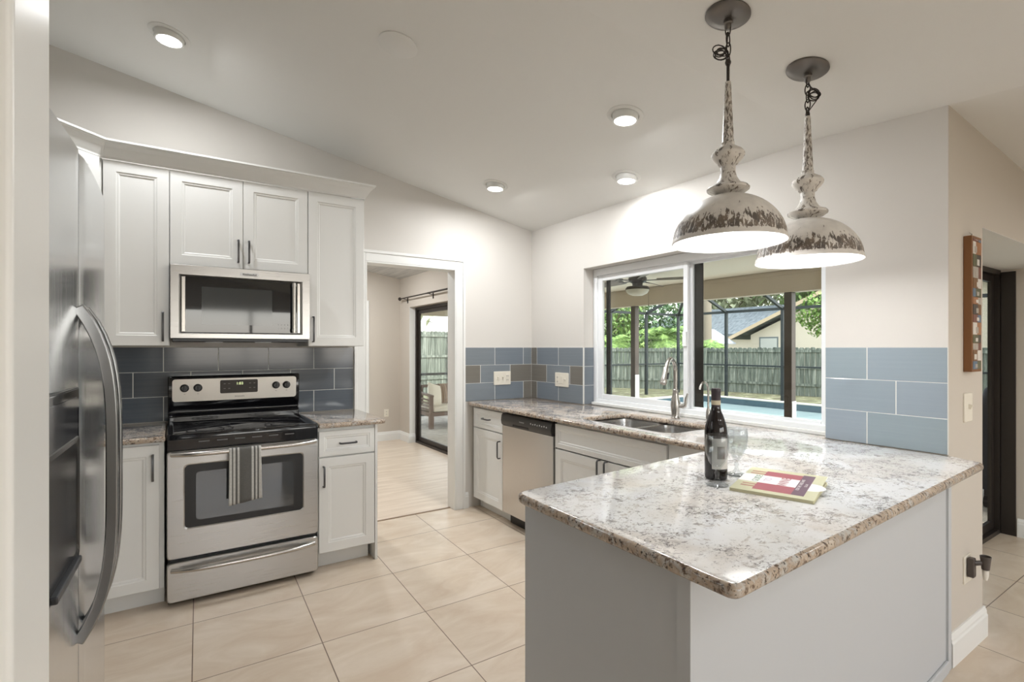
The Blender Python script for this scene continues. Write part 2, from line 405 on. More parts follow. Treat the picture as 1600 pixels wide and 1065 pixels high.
# doorway casing
b = MB(); cw = .085
for y0, y1 in ((-.018, -.0005),):
    b.box(DX0-cw, DX0, y0, y1, 0, DZ+cw); b.box(DX1, DX1+cw, y0, y1, 0, DZ+cw); b.box(DX0, DX1, y0, y1, DZ, DZ+cw)
b.box(DX0-cw, DX0-cw+.022, -.026, -.018, 0, DZ+cw); b.box(DX1+cw-.022, DX1+cw, -.026, -.018, 0, DZ+cw); b.box(DX0-cw+.022, DX1+cw-.022, -.026, -.018, DZ+cw-.022, DZ+cw)
b.box(DX0, DX0+.012, -.018, .12, 0, DZ); b.box(DX1-.012, DX1, -.018, .12, 0, DZ); b.box(DX0+.012, DX1-.012, -.018, .12, DZ-.012, DZ)
struct(b.build('trim_2', m_trim, bevel=.003), 'white doorway casing in the stove wall', 'trim')
struct(MB().box(DX0+.012, DX1-.012, .066, .082, 0, .006).build('trim_3', mat('threshold', srgb(150, 130, 110), .4)), 'thin threshold strip between tile and plank floor', 'trim')

# ------------------------------------------------------------------ backsplash tiles
GH, GT, ROWH = .005, .008, 1.352
SHADED_TILE = [srgb(88, 95, 103), srgb(83, 91, 100), srgb(86, 92, 99)]  # same tile as the others; shade under the cabinets put into the colour
BLUE = [srgb(144, 157, 166), srgb(142, 156, 163), srgb(147, 159, 169)]
MID = [srgb(118, 126, 133), srgb(113, 122, 131)]
TAUPE = [srgb(112, 108, 100)]
def backsplash(name, label, rows, to_world, tones, z0=.897):
    """rows: list (top to bottom) of joint positions; cells become bevelled tiles"""
    t = thing(name, label, 'backsplash', to_world(rows[0][0], 0, z0))
    root = t.location.copy()
    g = MB(); a = min(r[0] for r in rows); c_ = max(r[-1] for r in rows)
    P0 = [to_world(u, dd, zz) for zz in (z0, ROWH) for dd, u in ((0.0005, a), (0.0005, c_), (.0068, c_), (.0068, a))]
    vs = [g.bm.verts.new(Vector(p)-root) for p in P0]
    for q in ((0, 1, 2, 3), (4, 5, 6, 7), (0, 1, 5, 4), (1, 2, 6, 5), (2, 3, 7, 6), (3, 0, 4, 7)): g.face([vs[i] for i in q])
    g.build('grout', m_grout, t)
    s = MB(); cols = []
    for ri, r in enumerate(rows):
        zt_ = ROWH-ri*(.1525); zb = max(zt_-.1495, z0)
        for ci in range(len(r)-1):
            u0, u1 = r[ci]+GH/2, r[ci+1]-GH/2
            tone = tones(ri, ci); e = .001
            lo = [(u0, zb), (u1, zb), (u1, zt_), (u0, zt_)]; li = [(u0+e, zb+e), (u1-e, zb+e), (u1-e, zt_-e), (u0+e, zt_-e)]
            n0 = len(s.bm.faces)
            s.loft([[Vector(to_world(p[0], d, p[1]))-root for p in l] for l, d in ((lo, .006), (lo, GT-e*.6), (li, GT))], cap0=False)
            s.bm.faces.ensure_lookup_table(); cols += [tone]*(len(s.bm.faces)-n0)
    o = s.build('tiles', m_tile, t)
    ca = o.data.color_attributes.new('tone', 'FLOAT_COLOR', 'CORNER')
    for p in o.data.polygons:
        for li_ in p.loop_indices: ca.data[li_].color = cols[p.index]
    return t
S1 = [-3.72, -3.41, -3.105, -2.80, -2.505, -2.208, -1.913, -1.632]; S2 = [-3.72, -3.56, -3.257, -2.952, -2.656, -2.365, -2.067, -1.771, -1.632]
backsplash('tile_backsplash', 'glass tile backsplash behind the stove with cabinet shade painted in', [S1, S2, S1], lambda u, d, z: (u, -d, z), lambda r, c: SHADED_TILE[(r*5+c*3) % 3])
T1 = [-.699, -.402, -.10, -.0085]; T2 = [-.699, -.547, -.242, -.0085]
def tone_w1(r, c):
    if r == 1 and c in (0, 2): return TAUPE[0]
    if r == 2 and c == 2: return TAUPE[0]
    return MID[(r+c) % 2]
backsplash('tile_backsplash', 'blue grey and taupe tile backsplash beside the doorway', [T1, T2, T1], lambda u, d, z: (u, -d, z), tone_w1)
R1 = [-.7145, -.399, -.09, -.0085][0:]; R1 = [-.715, -.399, -.09, 0]; R2 = [-.715, -.552, -.233, 0]
def tone_w2(r, c):
    if c == 2 and r != 1: return TAUPE[0]
    if r == 1 and c in (0, 2): return TAUPE[0]
    return MID[(r+c) % 2]
backsplash('tile_backsplash', 'blue grey and taupe tile backsplash between corner and window', [R1, R2, R1], lambda u, d, z: (-d, u, z), tone_w2)
backsplash('tile_backsplash', 'narrow tile strip on the left reveal of the window', [[.0, .108]]*3, lambda u, d, z: (u, -.715-d, z), lambda r, c: MID[1])
backsplash('tile_backsplash', 'light blue tile backsplash right of the window', [[-3.04, -2.735, -2.548], [-3.04, -2.852, -2.548], [-3.04, -2.735, -2.548]], lambda u, d, z: (-d, u, z), lambda r, c: BLUE[(r*2+c) % 3])

# ------------------------------------------------------------------ cabinets
def panel_door(s, x0, x1, z0, z1_, t=.02, rail=.058):
    """shaker door with stepped inner moulding, front at y=0, back at y=t"""
    def ring(i, y): return [(x0+i, y, z0+i), (x1-i, y, z0+i), (x1-i, y, z1_-i), (x0+i, y, z1_-i)]
    s.loft([ring(0, t), ring(0, .0015), ring(.0015, 0), ring(rail, 0), ring(rail+.004, .0035), ring(rail+.012, .0045), ring(rail+.018, .009)])
def pull(parent, c, length, vertical, m=m_pull, out=.028, name='handle'):
    s = MB(); h = length/2
    P_ = [(-h, 0), (-h, -out*.8), (-h+.010, -out), (h-.010, -out), (h, -out*.8), (h, 0)]
    if vertical: pts = [(c[0], c[1]+y, c[2]+u) for u, y in P_]; s.ribbon(pts, .011, .008, (1, 0, 0))
    else: pts = [(c[0]+u, c[1]+y, c[2]) for u, y in P_]; s.ribbon(pts, .011, .008, (0, 0, 1))
    return s.build(name, m, parent, bevel=.002)
def cabinet(name, label, cat, loc, rz, w, d, z0, z1_, fronts, toe=0, right_panel=False, group=None):
    """fronts: (kind, x0, x1, z0, z1, handle) in the frame seen by someone facing it; carcass behind y=.02"""
    t = thing(name, label, cat, loc, rz, group)
    s = MB()
    if toe: s.box(0, w, .02, d, z0+toe, z1_); s.box(.0, w-(.018 if right_panel else 0), .085, d, z0, z0+toe)
    else: s.box(0, w, .02, d, z0, z1_)
    if right_panel: s.box(w, w+.016, .0, d, z0, z1_)
    s.build('body', m_cab, t, bevel=.001)
    for kind, x0, x1, a, b_, h in fronts:
        q = MB(); panel_door(q, x0+.0015, x1-.0015, a+.0015, b_-.0015, rail=.03 if (b_-a) < .2 else .055)
        f = q.build(kind, m_cab, t)
        if h: pull(f, (h[0], 0, h[1]), h[2], h[3])
    return t
# uppers (front plane y=-.35)
UY = -.35; UT = 2.365
cabinet('wall_cabinet', 'tall white wall cabinet left of the microwave', 'cabinet', (-3.065, UY, 0), 0, .297, .35, 1.362, UT,
        [('door', 0, .297, 1.362, 2.36, (.267, 1.47, .16, True))])
cabinet('wall_cabinet', 'white double door wall cabinet above the microwave', 'cabinet', (-2.766, UY, 0), 0, .741, .35, 1.826, UT,
        [('door', 0, .370, 1.826, 2.36, (.343, 1.93, .13, True)), ('door', .370, .741, 1.826, 2.36, (.40, 1.93, .13, True))])
cabinet('wall_cabinet', 'tall white wall cabinet right of the microwave', 'cabinet', (-2.023, UY, 0), 0, .365, .35, 1.362, UT,
        [('door', 0, .365, 1.362, 2.36, (.03, 1.47, .16, True))])
# diagonal corner wall cabinet
t = thing('corner_cabinet', 'white diagonal corner wall cabinet partly behind the refrigerator', 'cabinet', (-3.068, UY, 0))
s = MB(); s.prism([(0, .014), (0, .345), (-.66, .345), (-.66, -.33), (-.33, -.33)], 2, 1.362, UT); s.build('body', m_cab, t)
q = MB(); panel_door(q, 0, .44, 1.364, 2.36); d_ = q.build('door', m_cab, t); d_.location = (-.322, -.328, 0); d_.rotation_euler = (0, 0, math.radians(45))
d_.location = (-.318, -.334, 0)
# crown moulding (sweep of a profile)
def crown():
    prof = [(0, 0), (.006, 0), (.008, .010), (.016, .022), (.034, .052), (.050, .070), (.052, .078), (.062, .080), (.062, .090), (0, .090)]
    path = [Vector((-3.55, -.83, UT)), Vector((-3.069, UY, UT)), Vector((-1.658, UY, UT)), Vector((-1.658, -.001, UT))]
    loops = []
    for i, p in enumerate(path):
        ns = []
        if i > 0: d = (path[i]-path[i-1]).normalized(); ns.append(Vector((d.y, -d.x, 0)))
        if i < len(path)-1: d = (path[i+1]-path[i]).normalized(); ns.append(Vector((d.y, -d.x, 0)))
        n_ = sum(ns, Vector()).normalized(); k = 1/max(.3, n_.dot(ns[0]))
        loops.append([p + n_*k*a + Vector((0, 0, z)) for a, z in prof])
    s = MB(); s.loft(loops); return s.build('crown_moulding', m_cab)
tag(crown(), 'white crown moulding running along the top of the wall cabinets', 'moulding')
# base cabinets on the stove wall (front plane y=-.62)
BY = -.62; CT = .895; CB = .865
cabinet('base_cabinet', 'white base cabinet with one tall door between refrigerator and stove', 'cabinet', (-3.40, BY, 0), 0, .612, .61, 0, CB-.001,
        [('door', .19, .592, .105, .85, (.563, .735, .13, True))], toe=.10)
cabinet('base_cabinet', 'white base cabinet with drawer and door right of the stove', 'cabinet', (-2.021, BY, 0), 0, .348, .61, 0, CB-.001,
        [('drawer', .003, .346, .690, .845, (.176, .765, .10, False)), ('door', .003, .346, .108, .684, (.03, .572, .12, True))], toe=.10, right_panel=True)
# base cabinets of the sink run (front plane x=-.62)
RX = -.635
cabinet('base_cabinet', 'narrow white drawer and door cabinet between doorway and dishwasher', 'cabinet', (RX, -.012, 0), -PI/2, .490, .60, 0, CB-.001,
        [('drawer', .03, .488, .690, .850, (.255, .775, .11, False)), ('door', .03, .488, .095, .684, (.455, .560, .13, True))], toe=.10)
def sink_cabinet():
    t = thing('sink_cabinet', 'wide white sink base cabinet right of the dishwasher', 'cabinet', (RX, -1.150, 0), -PI/2)
    s = MB(); w = .93
    s.box(0, .018, .02, .60, .1, CB-.001); s.box(w, w+.32, .012, .60, .1, CB-.001); s.box(.018, w, .02, .60, .10, .118)
    s.box(.018, w, .59, .60, .118, CB-.001); s.box(.018, w, .02, .04, .82, CB-.001); s.box(0, w+.3, .09, .11, 0, .1)
    s.build('body', m_cab, t, bevel=.001)
    for k, a, b_, c_, d_, h in (('false_front', .003, w-.003, .690, .850, None), ('door', .003, w/2, .095, .684, (w/2-.03, .62, .13, True)), ('door', w/2, w-.003, .095, .684, (w/2+.03, .62, .13, True))):
        q = MB(); panel_door(q, a+.0015, b_-.0015, c_+.0015, d_-.0015, rail=.03 if k == 'false_front' else .055); f = q.build(k, m_cab, t)
        if h: pull(f, (h[0], 0, h[1]), h[2], h[3])
sink_cabinet()

# ------------------------------------------------------------------ counter slabs
def slab(name, outer, holes, label, z0=CB, z1_=CT, r=.012):
    """polished slab with a rounded edge: outline rings then caps"""
    s = MB(); bm = s.bm
    def inset(pl, d):
        n = len(pl); out = []
        for i in range(n):
            a, p, c_ = Vector(pl[i-1]), Vector(pl[i]), Vector(pl[(i+1) % n])
            e1 = (p-a).normalized(); e2 = (c_-p).normalized(); n1 = Vector((-e1.y, e1.x)); n2 = Vector((-e2.y, e2.x))
            m_ = (n1+n2); m_.normalize(); k = d/max(.35, m_.dot(n1)); out.append(tuple(p+m_*k))
        return out
    def rings(pl):
        seq = []
        for a in (90, 60, 30, 0): A = math.radians(a); seq.append((r*(1-math.cos(A)), z1_-r+r*math.sin(A)))
        for a in (0, 30, 60, 90): A = math.radians(a); seq.append((r*(1-math.cos(A)), z0+r-r*math.sin(A)))
        return [[(x, y, z) for x, y in inset(pl, d)] for d, z in seq]
    tops, bots = [], []
    s.mi = 1
    for pl in [outer]+holes:
        Ls = [[bm.verts.new(p) for p in l] for l in rings(pl)]
        n = len(pl)
        for a, b_ in zip(Ls, Ls[1:]):
            for i in range(n): j = (i+1) % n; s.face([a[i], a[j], b_[j], b_[i]])
        tops.append(Ls[0]); bots.append(Ls[-1])
    for grp, mi in ((tops, 0), (bots, 0)):
        ed = []
        for l in grp:
            for i in range(len(l)):
                e = bm.edges.get((l[i], l[(i+1) % len(l)])); ed.append(e)
        res = bmesh.ops.triangle_fill(bm, use_beauty=True, use_dissolve=False, edges=ed)
        for g in res['geom']:
            if isinstance(g, bmesh.types.BMFace): g.material_index = mi
    o = s.build(name, [m_gran, m_edge], smooth=50)
    return tag(o, label, 'countertop')
def rnd(poly, rad):
    """round selected convex corners: poly entries (x,y,r)"""
    out = []; n = len(poly)
    for i in range(n):
        x, y, r_ = poly[i]
        if r_ == 0: out.append((x, y)); continue
        p = Vector((x, y)); a = Vector(poly[i-1][:2]); c_ = Vector(poly[(i+1) % n][:2])
        u = (a-p).normalized(); w = (c_-p).normalized()
        for k in range(6):
            t_ = k/5; q = (p+u*r_)*(1-t_)**2 + p*2*t_*(1-t_) + (p+w*r_)*t_**2; out.append((q.x, q.y))
    return out
SX0, SX1, SY0, SY1 = -.545, -.135, -2.02, -1.30
run_outline = rnd([(-.675, -.009, .02), (-.675, -2.40, .0), (-1.85, -2.486, .05), (-1.855, -3.262, .03), (-.058, -3.172, .03), (-.001, -3.0405, 0), (-.009, -3.039, 0), (-.009, WY0+.002, 0),
                   (.098, WY0+.002, 0), (.098, WY1-.009, 0), (-.009, WY1-.009, 0), (-.009, -.009, 0)], 0)
hole = rrect(SX0, SX1, SY0, SY1, .07, 5)[::-1]
slab('granite_countertop', run_outline, [hole], 'L shaped speckled granite countertop with sink cutout and wide peninsula')
slab('granite_countertop', [(-3.70, -.65), (-2.783, -.65), (-2.783, -.009), (-3.70, -.009)], [], 'short granite countertop between refrigerator and stove')
slab('granite_countertop', rnd([(-2.02, -.65, 0), (-1.605, -.65, .04), (-1.605, -.009, 0), (-2.02, -.009, 0)], 0), [], 'small granite countertop right of the stove')

# peninsula base
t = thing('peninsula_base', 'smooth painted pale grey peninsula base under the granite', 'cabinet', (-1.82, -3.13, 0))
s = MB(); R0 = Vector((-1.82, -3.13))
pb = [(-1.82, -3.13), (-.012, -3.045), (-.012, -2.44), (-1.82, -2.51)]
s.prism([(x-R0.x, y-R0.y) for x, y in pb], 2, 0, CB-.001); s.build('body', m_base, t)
s = MB(); s.prism([(-.006, -.006), (.03, -.0045), (.03, -.0005), (-.0005, -.0005), (-.0005, .03), (-.006, .03)], 2, 0, CB-.001); s.build('corner_trim', m_base, t)
s = MB(); s.box(1.77, 1.808, .078, .083, 0, CB-.001)
d0 = Vector((1.808, .085)).normalized(); nn = Vector((d0.y, -d0.x))
s = MB(); s.prism([tuple(d0*1.77), tuple(d0*1.77+nn*.008), tuple(d0*1.808+nn*.008), tuple(d0*1.808)], 2, 0, CB-.001); s.build('end_batten', m_base, t)
s = MB(); s.prism([tuple(d0*.04), tuple(d0*.04+nn*.012), tuple(d0*1.765+nn*.012), tuple(d0*1.765)], 2, 0, .05); s.build('shoe_moulding', m_base, t, bevel=.004)

# sink
t = thing('double_sink', 'stainless steel undermount double bowl sink in the granite', 'sink', ((SX0+SX1)/2, (SY0+SY1)/2, .70))
def bowl(y0, y1, nm):
    s = MB(); loops = []
    for d, z, r_ in ((-.012, .164, .06), (0, .164, .06), (.002, .14, .06), (.008, .03, .055), (.03, .004, .04), (.06, .0, .03)):
        loops.append([(x, y, z) for x, y in rrect(-.205+d, .205-d, y0+d, y1-d, r_, 4)])
    s.loft(loops, cap0=False)
    o = s.build(nm, m_sink, t, smooth=50)
    sol = o.modifiers.new('thickness', 'SOLIDIFY'); sol.thickness = .002; sol.offset = -1
    q = MB(); q.lathe([(.045, .0015), (.045, .004), (.03, .004), (.026, .0015)], (.02, (y0+y1)/2, .0), 24); q.build('drain', m_chrome, o, smooth=30)
bowl(-.345, -.008, 'bowl'); bowl(.022, .345, 'bowl')

# faucets
def arc(cx, cz, r, a0, a1, n): return [(cx+r*math.cos(math.radians(a0+(a1-a0)*i/n)), cz+r*math.sin(math.radians(a0+(a1-a0)*i/n))) for i in range(n+1)]
t = thing('kitchen_faucet', 'tall brushed nickel gooseneck faucet with pull down spray head', 'faucet', (-.045, -1.655, CT), math.radians(20))
s = MB(); s.lathe([(.0, 0), (.029, 0), (.030, .006), (.026, .012), (.025, .03), (.029, .06), (.031, .09), (.027, .125), (.020, .150), (.0175, .175), (.019, .178), (.019, .186), (.015, .19), (0, .19)], n=28); s.build('body', m_chrome, t, smooth=40)
path = [(0, 0, .18), (0, 0, .24), (0, 0, .29)] + [(-.085+x, 0, z) for x, z in arc(0, .30, .085, 0, 155, 16)]
lx, lz = path[-1][0], path[-1][2]
s = MB(); s.tube(path, .0135, 14); s.build('gooseneck', m_chrome, t, smooth=60)
dx, dz = path[-1][0]-path[-2][0], path[-1][2]-path[-2][2]; l_ = math.hypot(dx, dz); dx /= l_; dz /= l_
s = MB(); s.tube([(lx+dx*k, 0, lz+dz*k) for k in (0, .01, .03, .07, .105, .115)], [.0145, .0175, .0175, .019, .022, .020], 16); sp = s.build('spray_head', m_chrome, t, smooth=50)
s = MB(); R = Vector((dx, 0, dz)).to_track_quat('Z', 'Y').to_matrix(); s.obox((lx+dx*.06-.002, -.0185, lz+dz*.06), (.014, .006, .045), R); s.build('button', m_blackm, sp, bevel=.002)
s = MB(); s.tube([(0, -.02, .085), (0, -.045, .082), (0, -.060, .088), (0, -.066, .105), (0, -.068, .135), (0, -.078, .165)], [.013, .014, .013, .010, .008, .006], 12); s.build('lever', m_chrome, t, smooth=60)
t = thing('filter_faucet', 'slender curved nickel filtered water tap beside the faucet', 'faucet', (-.04, -1.895, CT), math.radians(10))
s = MB(); s.lathe([(0, 0), (.021, 0), (.022, .004), (.012, .012), (.015, .04), (.013, .07), (.008, .09), (0, .09)], n=20); s.build('body', m_chrome, t, smooth=40)
s = MB(); s.tube([(0, 0, .08), (0, 0, .14), (0, 0, .19)]+[(-.055+x, 0, z) for x, z in arc(0, .195, .055, 0, 165, 12)], .0065, 10); s.build('spout', m_chrome, t, smooth=60)
s = MB(); s.tube([(0, -.012, .045), (0, -.035, .05)], [.004, .006], 8); s.build('lever', m_chrome, t, smooth=60)

# ------------------------------------------------------------------ stove
def stove():
    t = thing('electric_range', 'stainless steel and black freestanding electric range', 'stove', (-2.777, -.655, 0))
    w = .748; D = .63
    s = MB(); s.box(.004, w-.004, .045, D, .012, .885); s.build('body', m_blackm, t)
    for x in (.05, w-.05): s = MB(); s.lathe([(.018, 0), (.018, .03)], (x, .09, 0), 14); s.build('foot', m_blackm, t)
    for x in (.05, w-.05): s = MB(); s.lathe([(.018, 0), (.018, .03)], (x, .55, 0), 14); s.build('foot', m_blackm, t)
    # glass cooktop
    s = MB(); s.loft([[(x, y, z) for x, y in rrect(-.002+i, w+.002-i, -.012+i, .56, .02, 4)] for i, z in ((0, .872), (0, .893), (.004, .902), (.02, .904), (.028, .899))])
    c_ = s.build('cooktop', m_black, t, smooth=40)
    mr = mat('burner_mark', (.05, .05, .055), .15)
    for x, y, r_ in ((.2, .14, .115), (.56, .14, .085), (.2, .41, .075), (.55, .41, .10)):
        s = MB()
        for rr in (r_, r_*.62):
            s.loft([[(x+q*math.cos(2*PI*i/40), y+q*math.sin(2*PI*i/40), z) for i in range(40)] for q, z in ((rr, .8992), (rr, .8998), (rr-.002, .8998), (rr-.002, .8992))], 0, 0)
        s.build('burner_ring', mr, c_)
    # front vent strip
    s = MB(); s.box(.002, w-.002, .002, .045, .815, .872); vs = s.build('vent_strip', m_black, t, bevel=.003)
    mvg = mat('vent_grey', (.12, .12, .12), .4)
    for k in range(6):
        x = .14+.085*k; s = MB(); s.box(x, x+.05, .0005, .0025, .851, .857); s.build('vent_slot', mvg, vs)
    # door
    s = MB(); zz0, zz1 = .251, .812
    wx0, wx1, wz0, wz1 = .078, .662, .405, .735
    ring = lambda a, b_, c__, d, y: [(x, y, z) for x, z in rrect(a, b_, c__, d, .02, 4)]
    s.loft([ring(0, w, zz0, zz1, .044), ring(0, w, zz0, zz1, .004), ring(.004, w-.004, zz0+.004, zz1-.004, 0), ring(wx0-.006, wx1+.006, wz0-.006, wz1+.006, 0), ring(wx0, wx1, wz0, wz1, .004)], cap1=False)
    d_ = s.build('oven_door', m_steel, t)
    s = MB(); s.loft([ring(wx0, wx1, wz0, wz1, .012), ring(wx0, wx1, wz0, wz1, .0035)], cap0=True); s.build('window_frame', m_blackm, d_)
    s = MB(); s.loft([ring(wx0+.05, wx1-.05, wz0+.035, wz1-.04, .006), ring(wx0+.05, wx1-.05, wz0+.035, wz1-.04, .0025)]); s.build('window_glass', m_ovenglass, d_)
    s = MB(); pts = [(.02, .0, .80), (.018, -.03, .803)] ; n = 16
    s = MB(); s.tube([(.02+(w-.04)*k/n, -.012-.042*(1-abs(2*k/n-1)**6), .798) for k in range(n+1)], .0125, 12); s.build('handle', m_chrome, d_, smooth=60)
    # drawer
    s = MB(); s.loft([ring(0, w, .028, .232, .044), ring(0, w, .028, .232, .004), ring(.004, w-.004, .032, .228, 0)]); dr = s.build('drawer', m_steel, t)
    s = MB(); s.tube([(.02+(w-.04)*k/n, .0-.045*(1-abs(2*k/n-1)**4), .195) for k in range(n+1)], .0125, 12); s.build('handle', m_chrome, dr, smooth=60)
    # backguard
    s = MB(); s.prism([(.555, .89), (.555, .93), (.575, .95), (.575, .965), (.560, .985), (.553, 1.0), (.545, 1.165), (.552, 1.178), (.628, 1.178), (.628, .89)], 0, 0, w)
    g = s.build('backguard', m_black, t, bevel=.008, seg=3)
    tilt = math.atan2(.008, .165)
    s = MB(); R = Matrix.Rotation(tilt, 3, 'X')
    def onface(x, z, dy): return (x, .553-.008*(z-1.0)/.165-dy, z)
    s.loft([[onface(x, z, dy) for x, z in rrect(.022, w-.022, 1.02, 1.158, .016, 4)] for dy in (.0, .004)]); cp = s.build('control_panel', mat('panel_silver', srgb(205, 201, 194), .32, .6), t)
    s = MB(); s.loft([[onface(x, z, dy) for x, z in rrect(.275, .49, 1.062, 1.146, .008, 3)] for dy in (.004, .0062)]); dsp = s.build('display', mat('display_black', srgb(45, 41, 38), .2), cp)
    mg = emis('display_digits', (.75, .85, .45), .8)
    text_mesh('clock_digits', '1:03', .024, mg, dsp, onface(.385, 1.122, .0066), (PI/2+tilt*0, 0, 0))
    mt = mat('panel_print', srgb(150, 147, 142), .5); mdk = mat('dark_print', srgb(60, 60, 60), .5)
    for x in (.30, .325, .445, .470):
        for z in (1.122, 1.092): text_mesh('button_print', 'ON', .007, mt, dsp, onface(x, z, .0066), (PI/2, 0, 0))
    text_mesh('brand_print', 'FRIGIDAIRE', .011, mdk, cp, onface(.385, 1.040, .0044), (PI/2, 0, 0))
    for x in (.085, .155, .60, .665):
        s = MB(); cc = Vector(onface(x, 1.103, .004)); Rk = Matrix.Rotation(PI/2, 3, 'X')
        s.lathe([(.024, 0), (.024, .004), (.0205, .006), (.019, .02), (.016, .024), (0, .024)], cc, 24, R=Rk)
        kn = s.build('knob', m_blackm, cp, smooth=40)
        s = MB(); s.obox(cc+Vector((0, -.024, 0)), (.007, .010, .036)); s.build('grip', m_blackm, kn, bevel=.002)
        text_mesh('knob_print', 'HI', .008, mdk, cp, onface(x, 1.066, .0044), (PI/2, 0, 0))
stove()
# towel over the oven handle
def towel():
    m = mat('striped_towel', (.5, .5, .5), .95)
    tc = N(m, 'ShaderNodeTexCoord'); sp = N(m, 'ShaderNodeSeparateXYZ'); L(m, tc.outputs['Object'], sp.inputs[0])
    u = math_(m, 'DIVIDE', sp.outputs[0], .15)
    Wt, G_ = srgb(228, 226, 220), srgb(112, 110, 106)
    st = [(0, Wt), (.07, G_), (.11, Wt), (.18, G_), (.25, Wt), (.31, G_), (.70, Wt), (.77, G_), (.83, Wt), (.89, G_), (.94, Wt)]
    c = ramp(m, u, st, 'CONSTANT')
    wv = noise(m, coords(m, (400, 60, 60)), 1, 3); wv2 = noise(m, coords(m, (60, 400, 400)), 1, 3)
    L(m, mix(m, math_(m, 'MULTIPLY', math_(m, 'ADD', wv, wv2), .35), c, (.05, .05, .05)), P(m).inputs['Base Color'])
    t = MB(); nx, x0, w = 24, 0, .155
    prof = [(.020, -.16)] + [(.020, -.16+.15*k/8) for k in range(1, 9)] + [(.0145*math.cos(math.radians(a)), .0145*math.sin(math.radians(a))) for a in range(0, 181, 20)] + [(-.016, -.29*k/14) for k in range(1, 15)]
    rows = []
    for i in range(nx+1):
        u = i/nx; col = []
        for k, (y, z) in enumerate(prof):
            low = max(0, -z)/.29; front = y < 0
            yy = y + (-.0050*(1+math.cos(u*PI*3.2+1.2)) if front else .002)*low*1.2 if z < 0 else y
            xx = (u-.5)*w*(1+.02*low)+.075 + (.006*low*math.sin(u*9) if front else 0)+(.010*low if not front else 0)
            zz = z - (.012*u*low if not front else -.020*u*low)
            col.append(t.bm.verts.new((xx, yy, zz)))
        rows.append(col)
    for a, b_ in zip(rows, rows[1:]):
        for k in range(len(prof)-1): t.face([a[k], a[k+1], b_[k+1], b_[k]])
    o = t.build('dish_towel', m, smooth=80)
    o.location = (-2.498, -.709, .7985)
    sl = o.modifiers.new('thickness', 'SOLIDIFY'); sl.thickness = .0022; sl.offset = 1
    tag(o, 'grey and white striped dish towel draped over the oven handle', 'towel')
towel()

# ------------------------------------------------------------------ microwave
def microwave():
    t = thing('microwave', 'stainless over the range microwave with dark glass front', 'microwave', (-2.764, -.42, 1.404))
    w, h, D = .738, .414, .415
    s = MB(); s.box(.003, w-.003, .03, D, .0, h); s.build('body', m_blackm, t, bevel=.002)
    ring = lambda a, b_, c_, d, y: [(a, y, c_), (b_, y, c_), (b_, y, d), (a, y, d)]
    ix0, ix1, iz0, iz1 = .052, .682, .036, .352
    s = MB(); s.loft([ring(0, w, 0, h, .032), ring(0, w, 0, h, .002), ring(.002, w-.002, .002, h-.002, 0), ring(ix0-.012, ix1+.012, iz0-.008, iz1+.008, 0), ring(ix0, ix1, iz0, iz1, .014)], cap1=False)
    f = s.build('front_frame', m_steel, t)
    s = MB(); s.box(ix0, ix1, .012, .03, iz0, iz1); g = s.build('door_glass', m_mwglass, t)
    s = MB(); s.box(.15, .52, .0105, .012, iz0+.045, iz1-.055); s.build('inner_window', mat('mesh_window', (.035, .04, .042), .06, 0, IOR=1.6), g)
    for x in (ix0+.001, ix1-.019): s = MB(); s.box(x, x+.018, .004, .012, iz0+.002, iz1-.002); s.build('chrome_trim', m_chrome, t, bevel=.002)
    s = MB(); s.tube([(.640, -.018, iz0+.004), (.640, -.018, iz1-.004)], .0115, 14)
    for z in (iz0+.02, iz1-.02): s.tube([(.640, -.018, z), (.640, .012, z)], .008, 10); s.lathe([(.014, -.008), (.014, .008)], (.640, -.018, z), 14)
    s.build('handle', m_chrome, t, smooth=40)
    s = MB(); s.box(.345, .445, -.0035, 0, .372, .392); bd = s.build('badge', mat('badge_white', srgb(228, 228, 228), .4), f)
    text_mesh('badge_print', 'KitchenAid', .0165, mat('badge_ink', (.02, .02, .02), .5), bd, (.395, -.004, .382), (PI/2, 0, 0))
    mp = mat('touch_print', srgb(120, 122, 124), .5)
    for i in range(4):
        for j in range(2): text_mesh('key_print', '%d' % (i*2+j+1), .010, mp, g, (.555+.018*i, .0115, iz0+.03+.022*j), (PI/2, 0, 0))
    s = MB(); s.box(.01, w-.01, .01, D-.02, -.018, 0); v_ = s.build('vent_base', mat('vent_dark', srgb(70, 72, 74), .4, .5), t, bevel=.003)
    ml = mat('lamp_cover', srgb(220, 222, 225), .2)
    for x in (.17, .43): s = MB(); s.box(x, x+.09, .05, .09, -.022, -.018); s.build('task_light', ml, v_)
microwave()

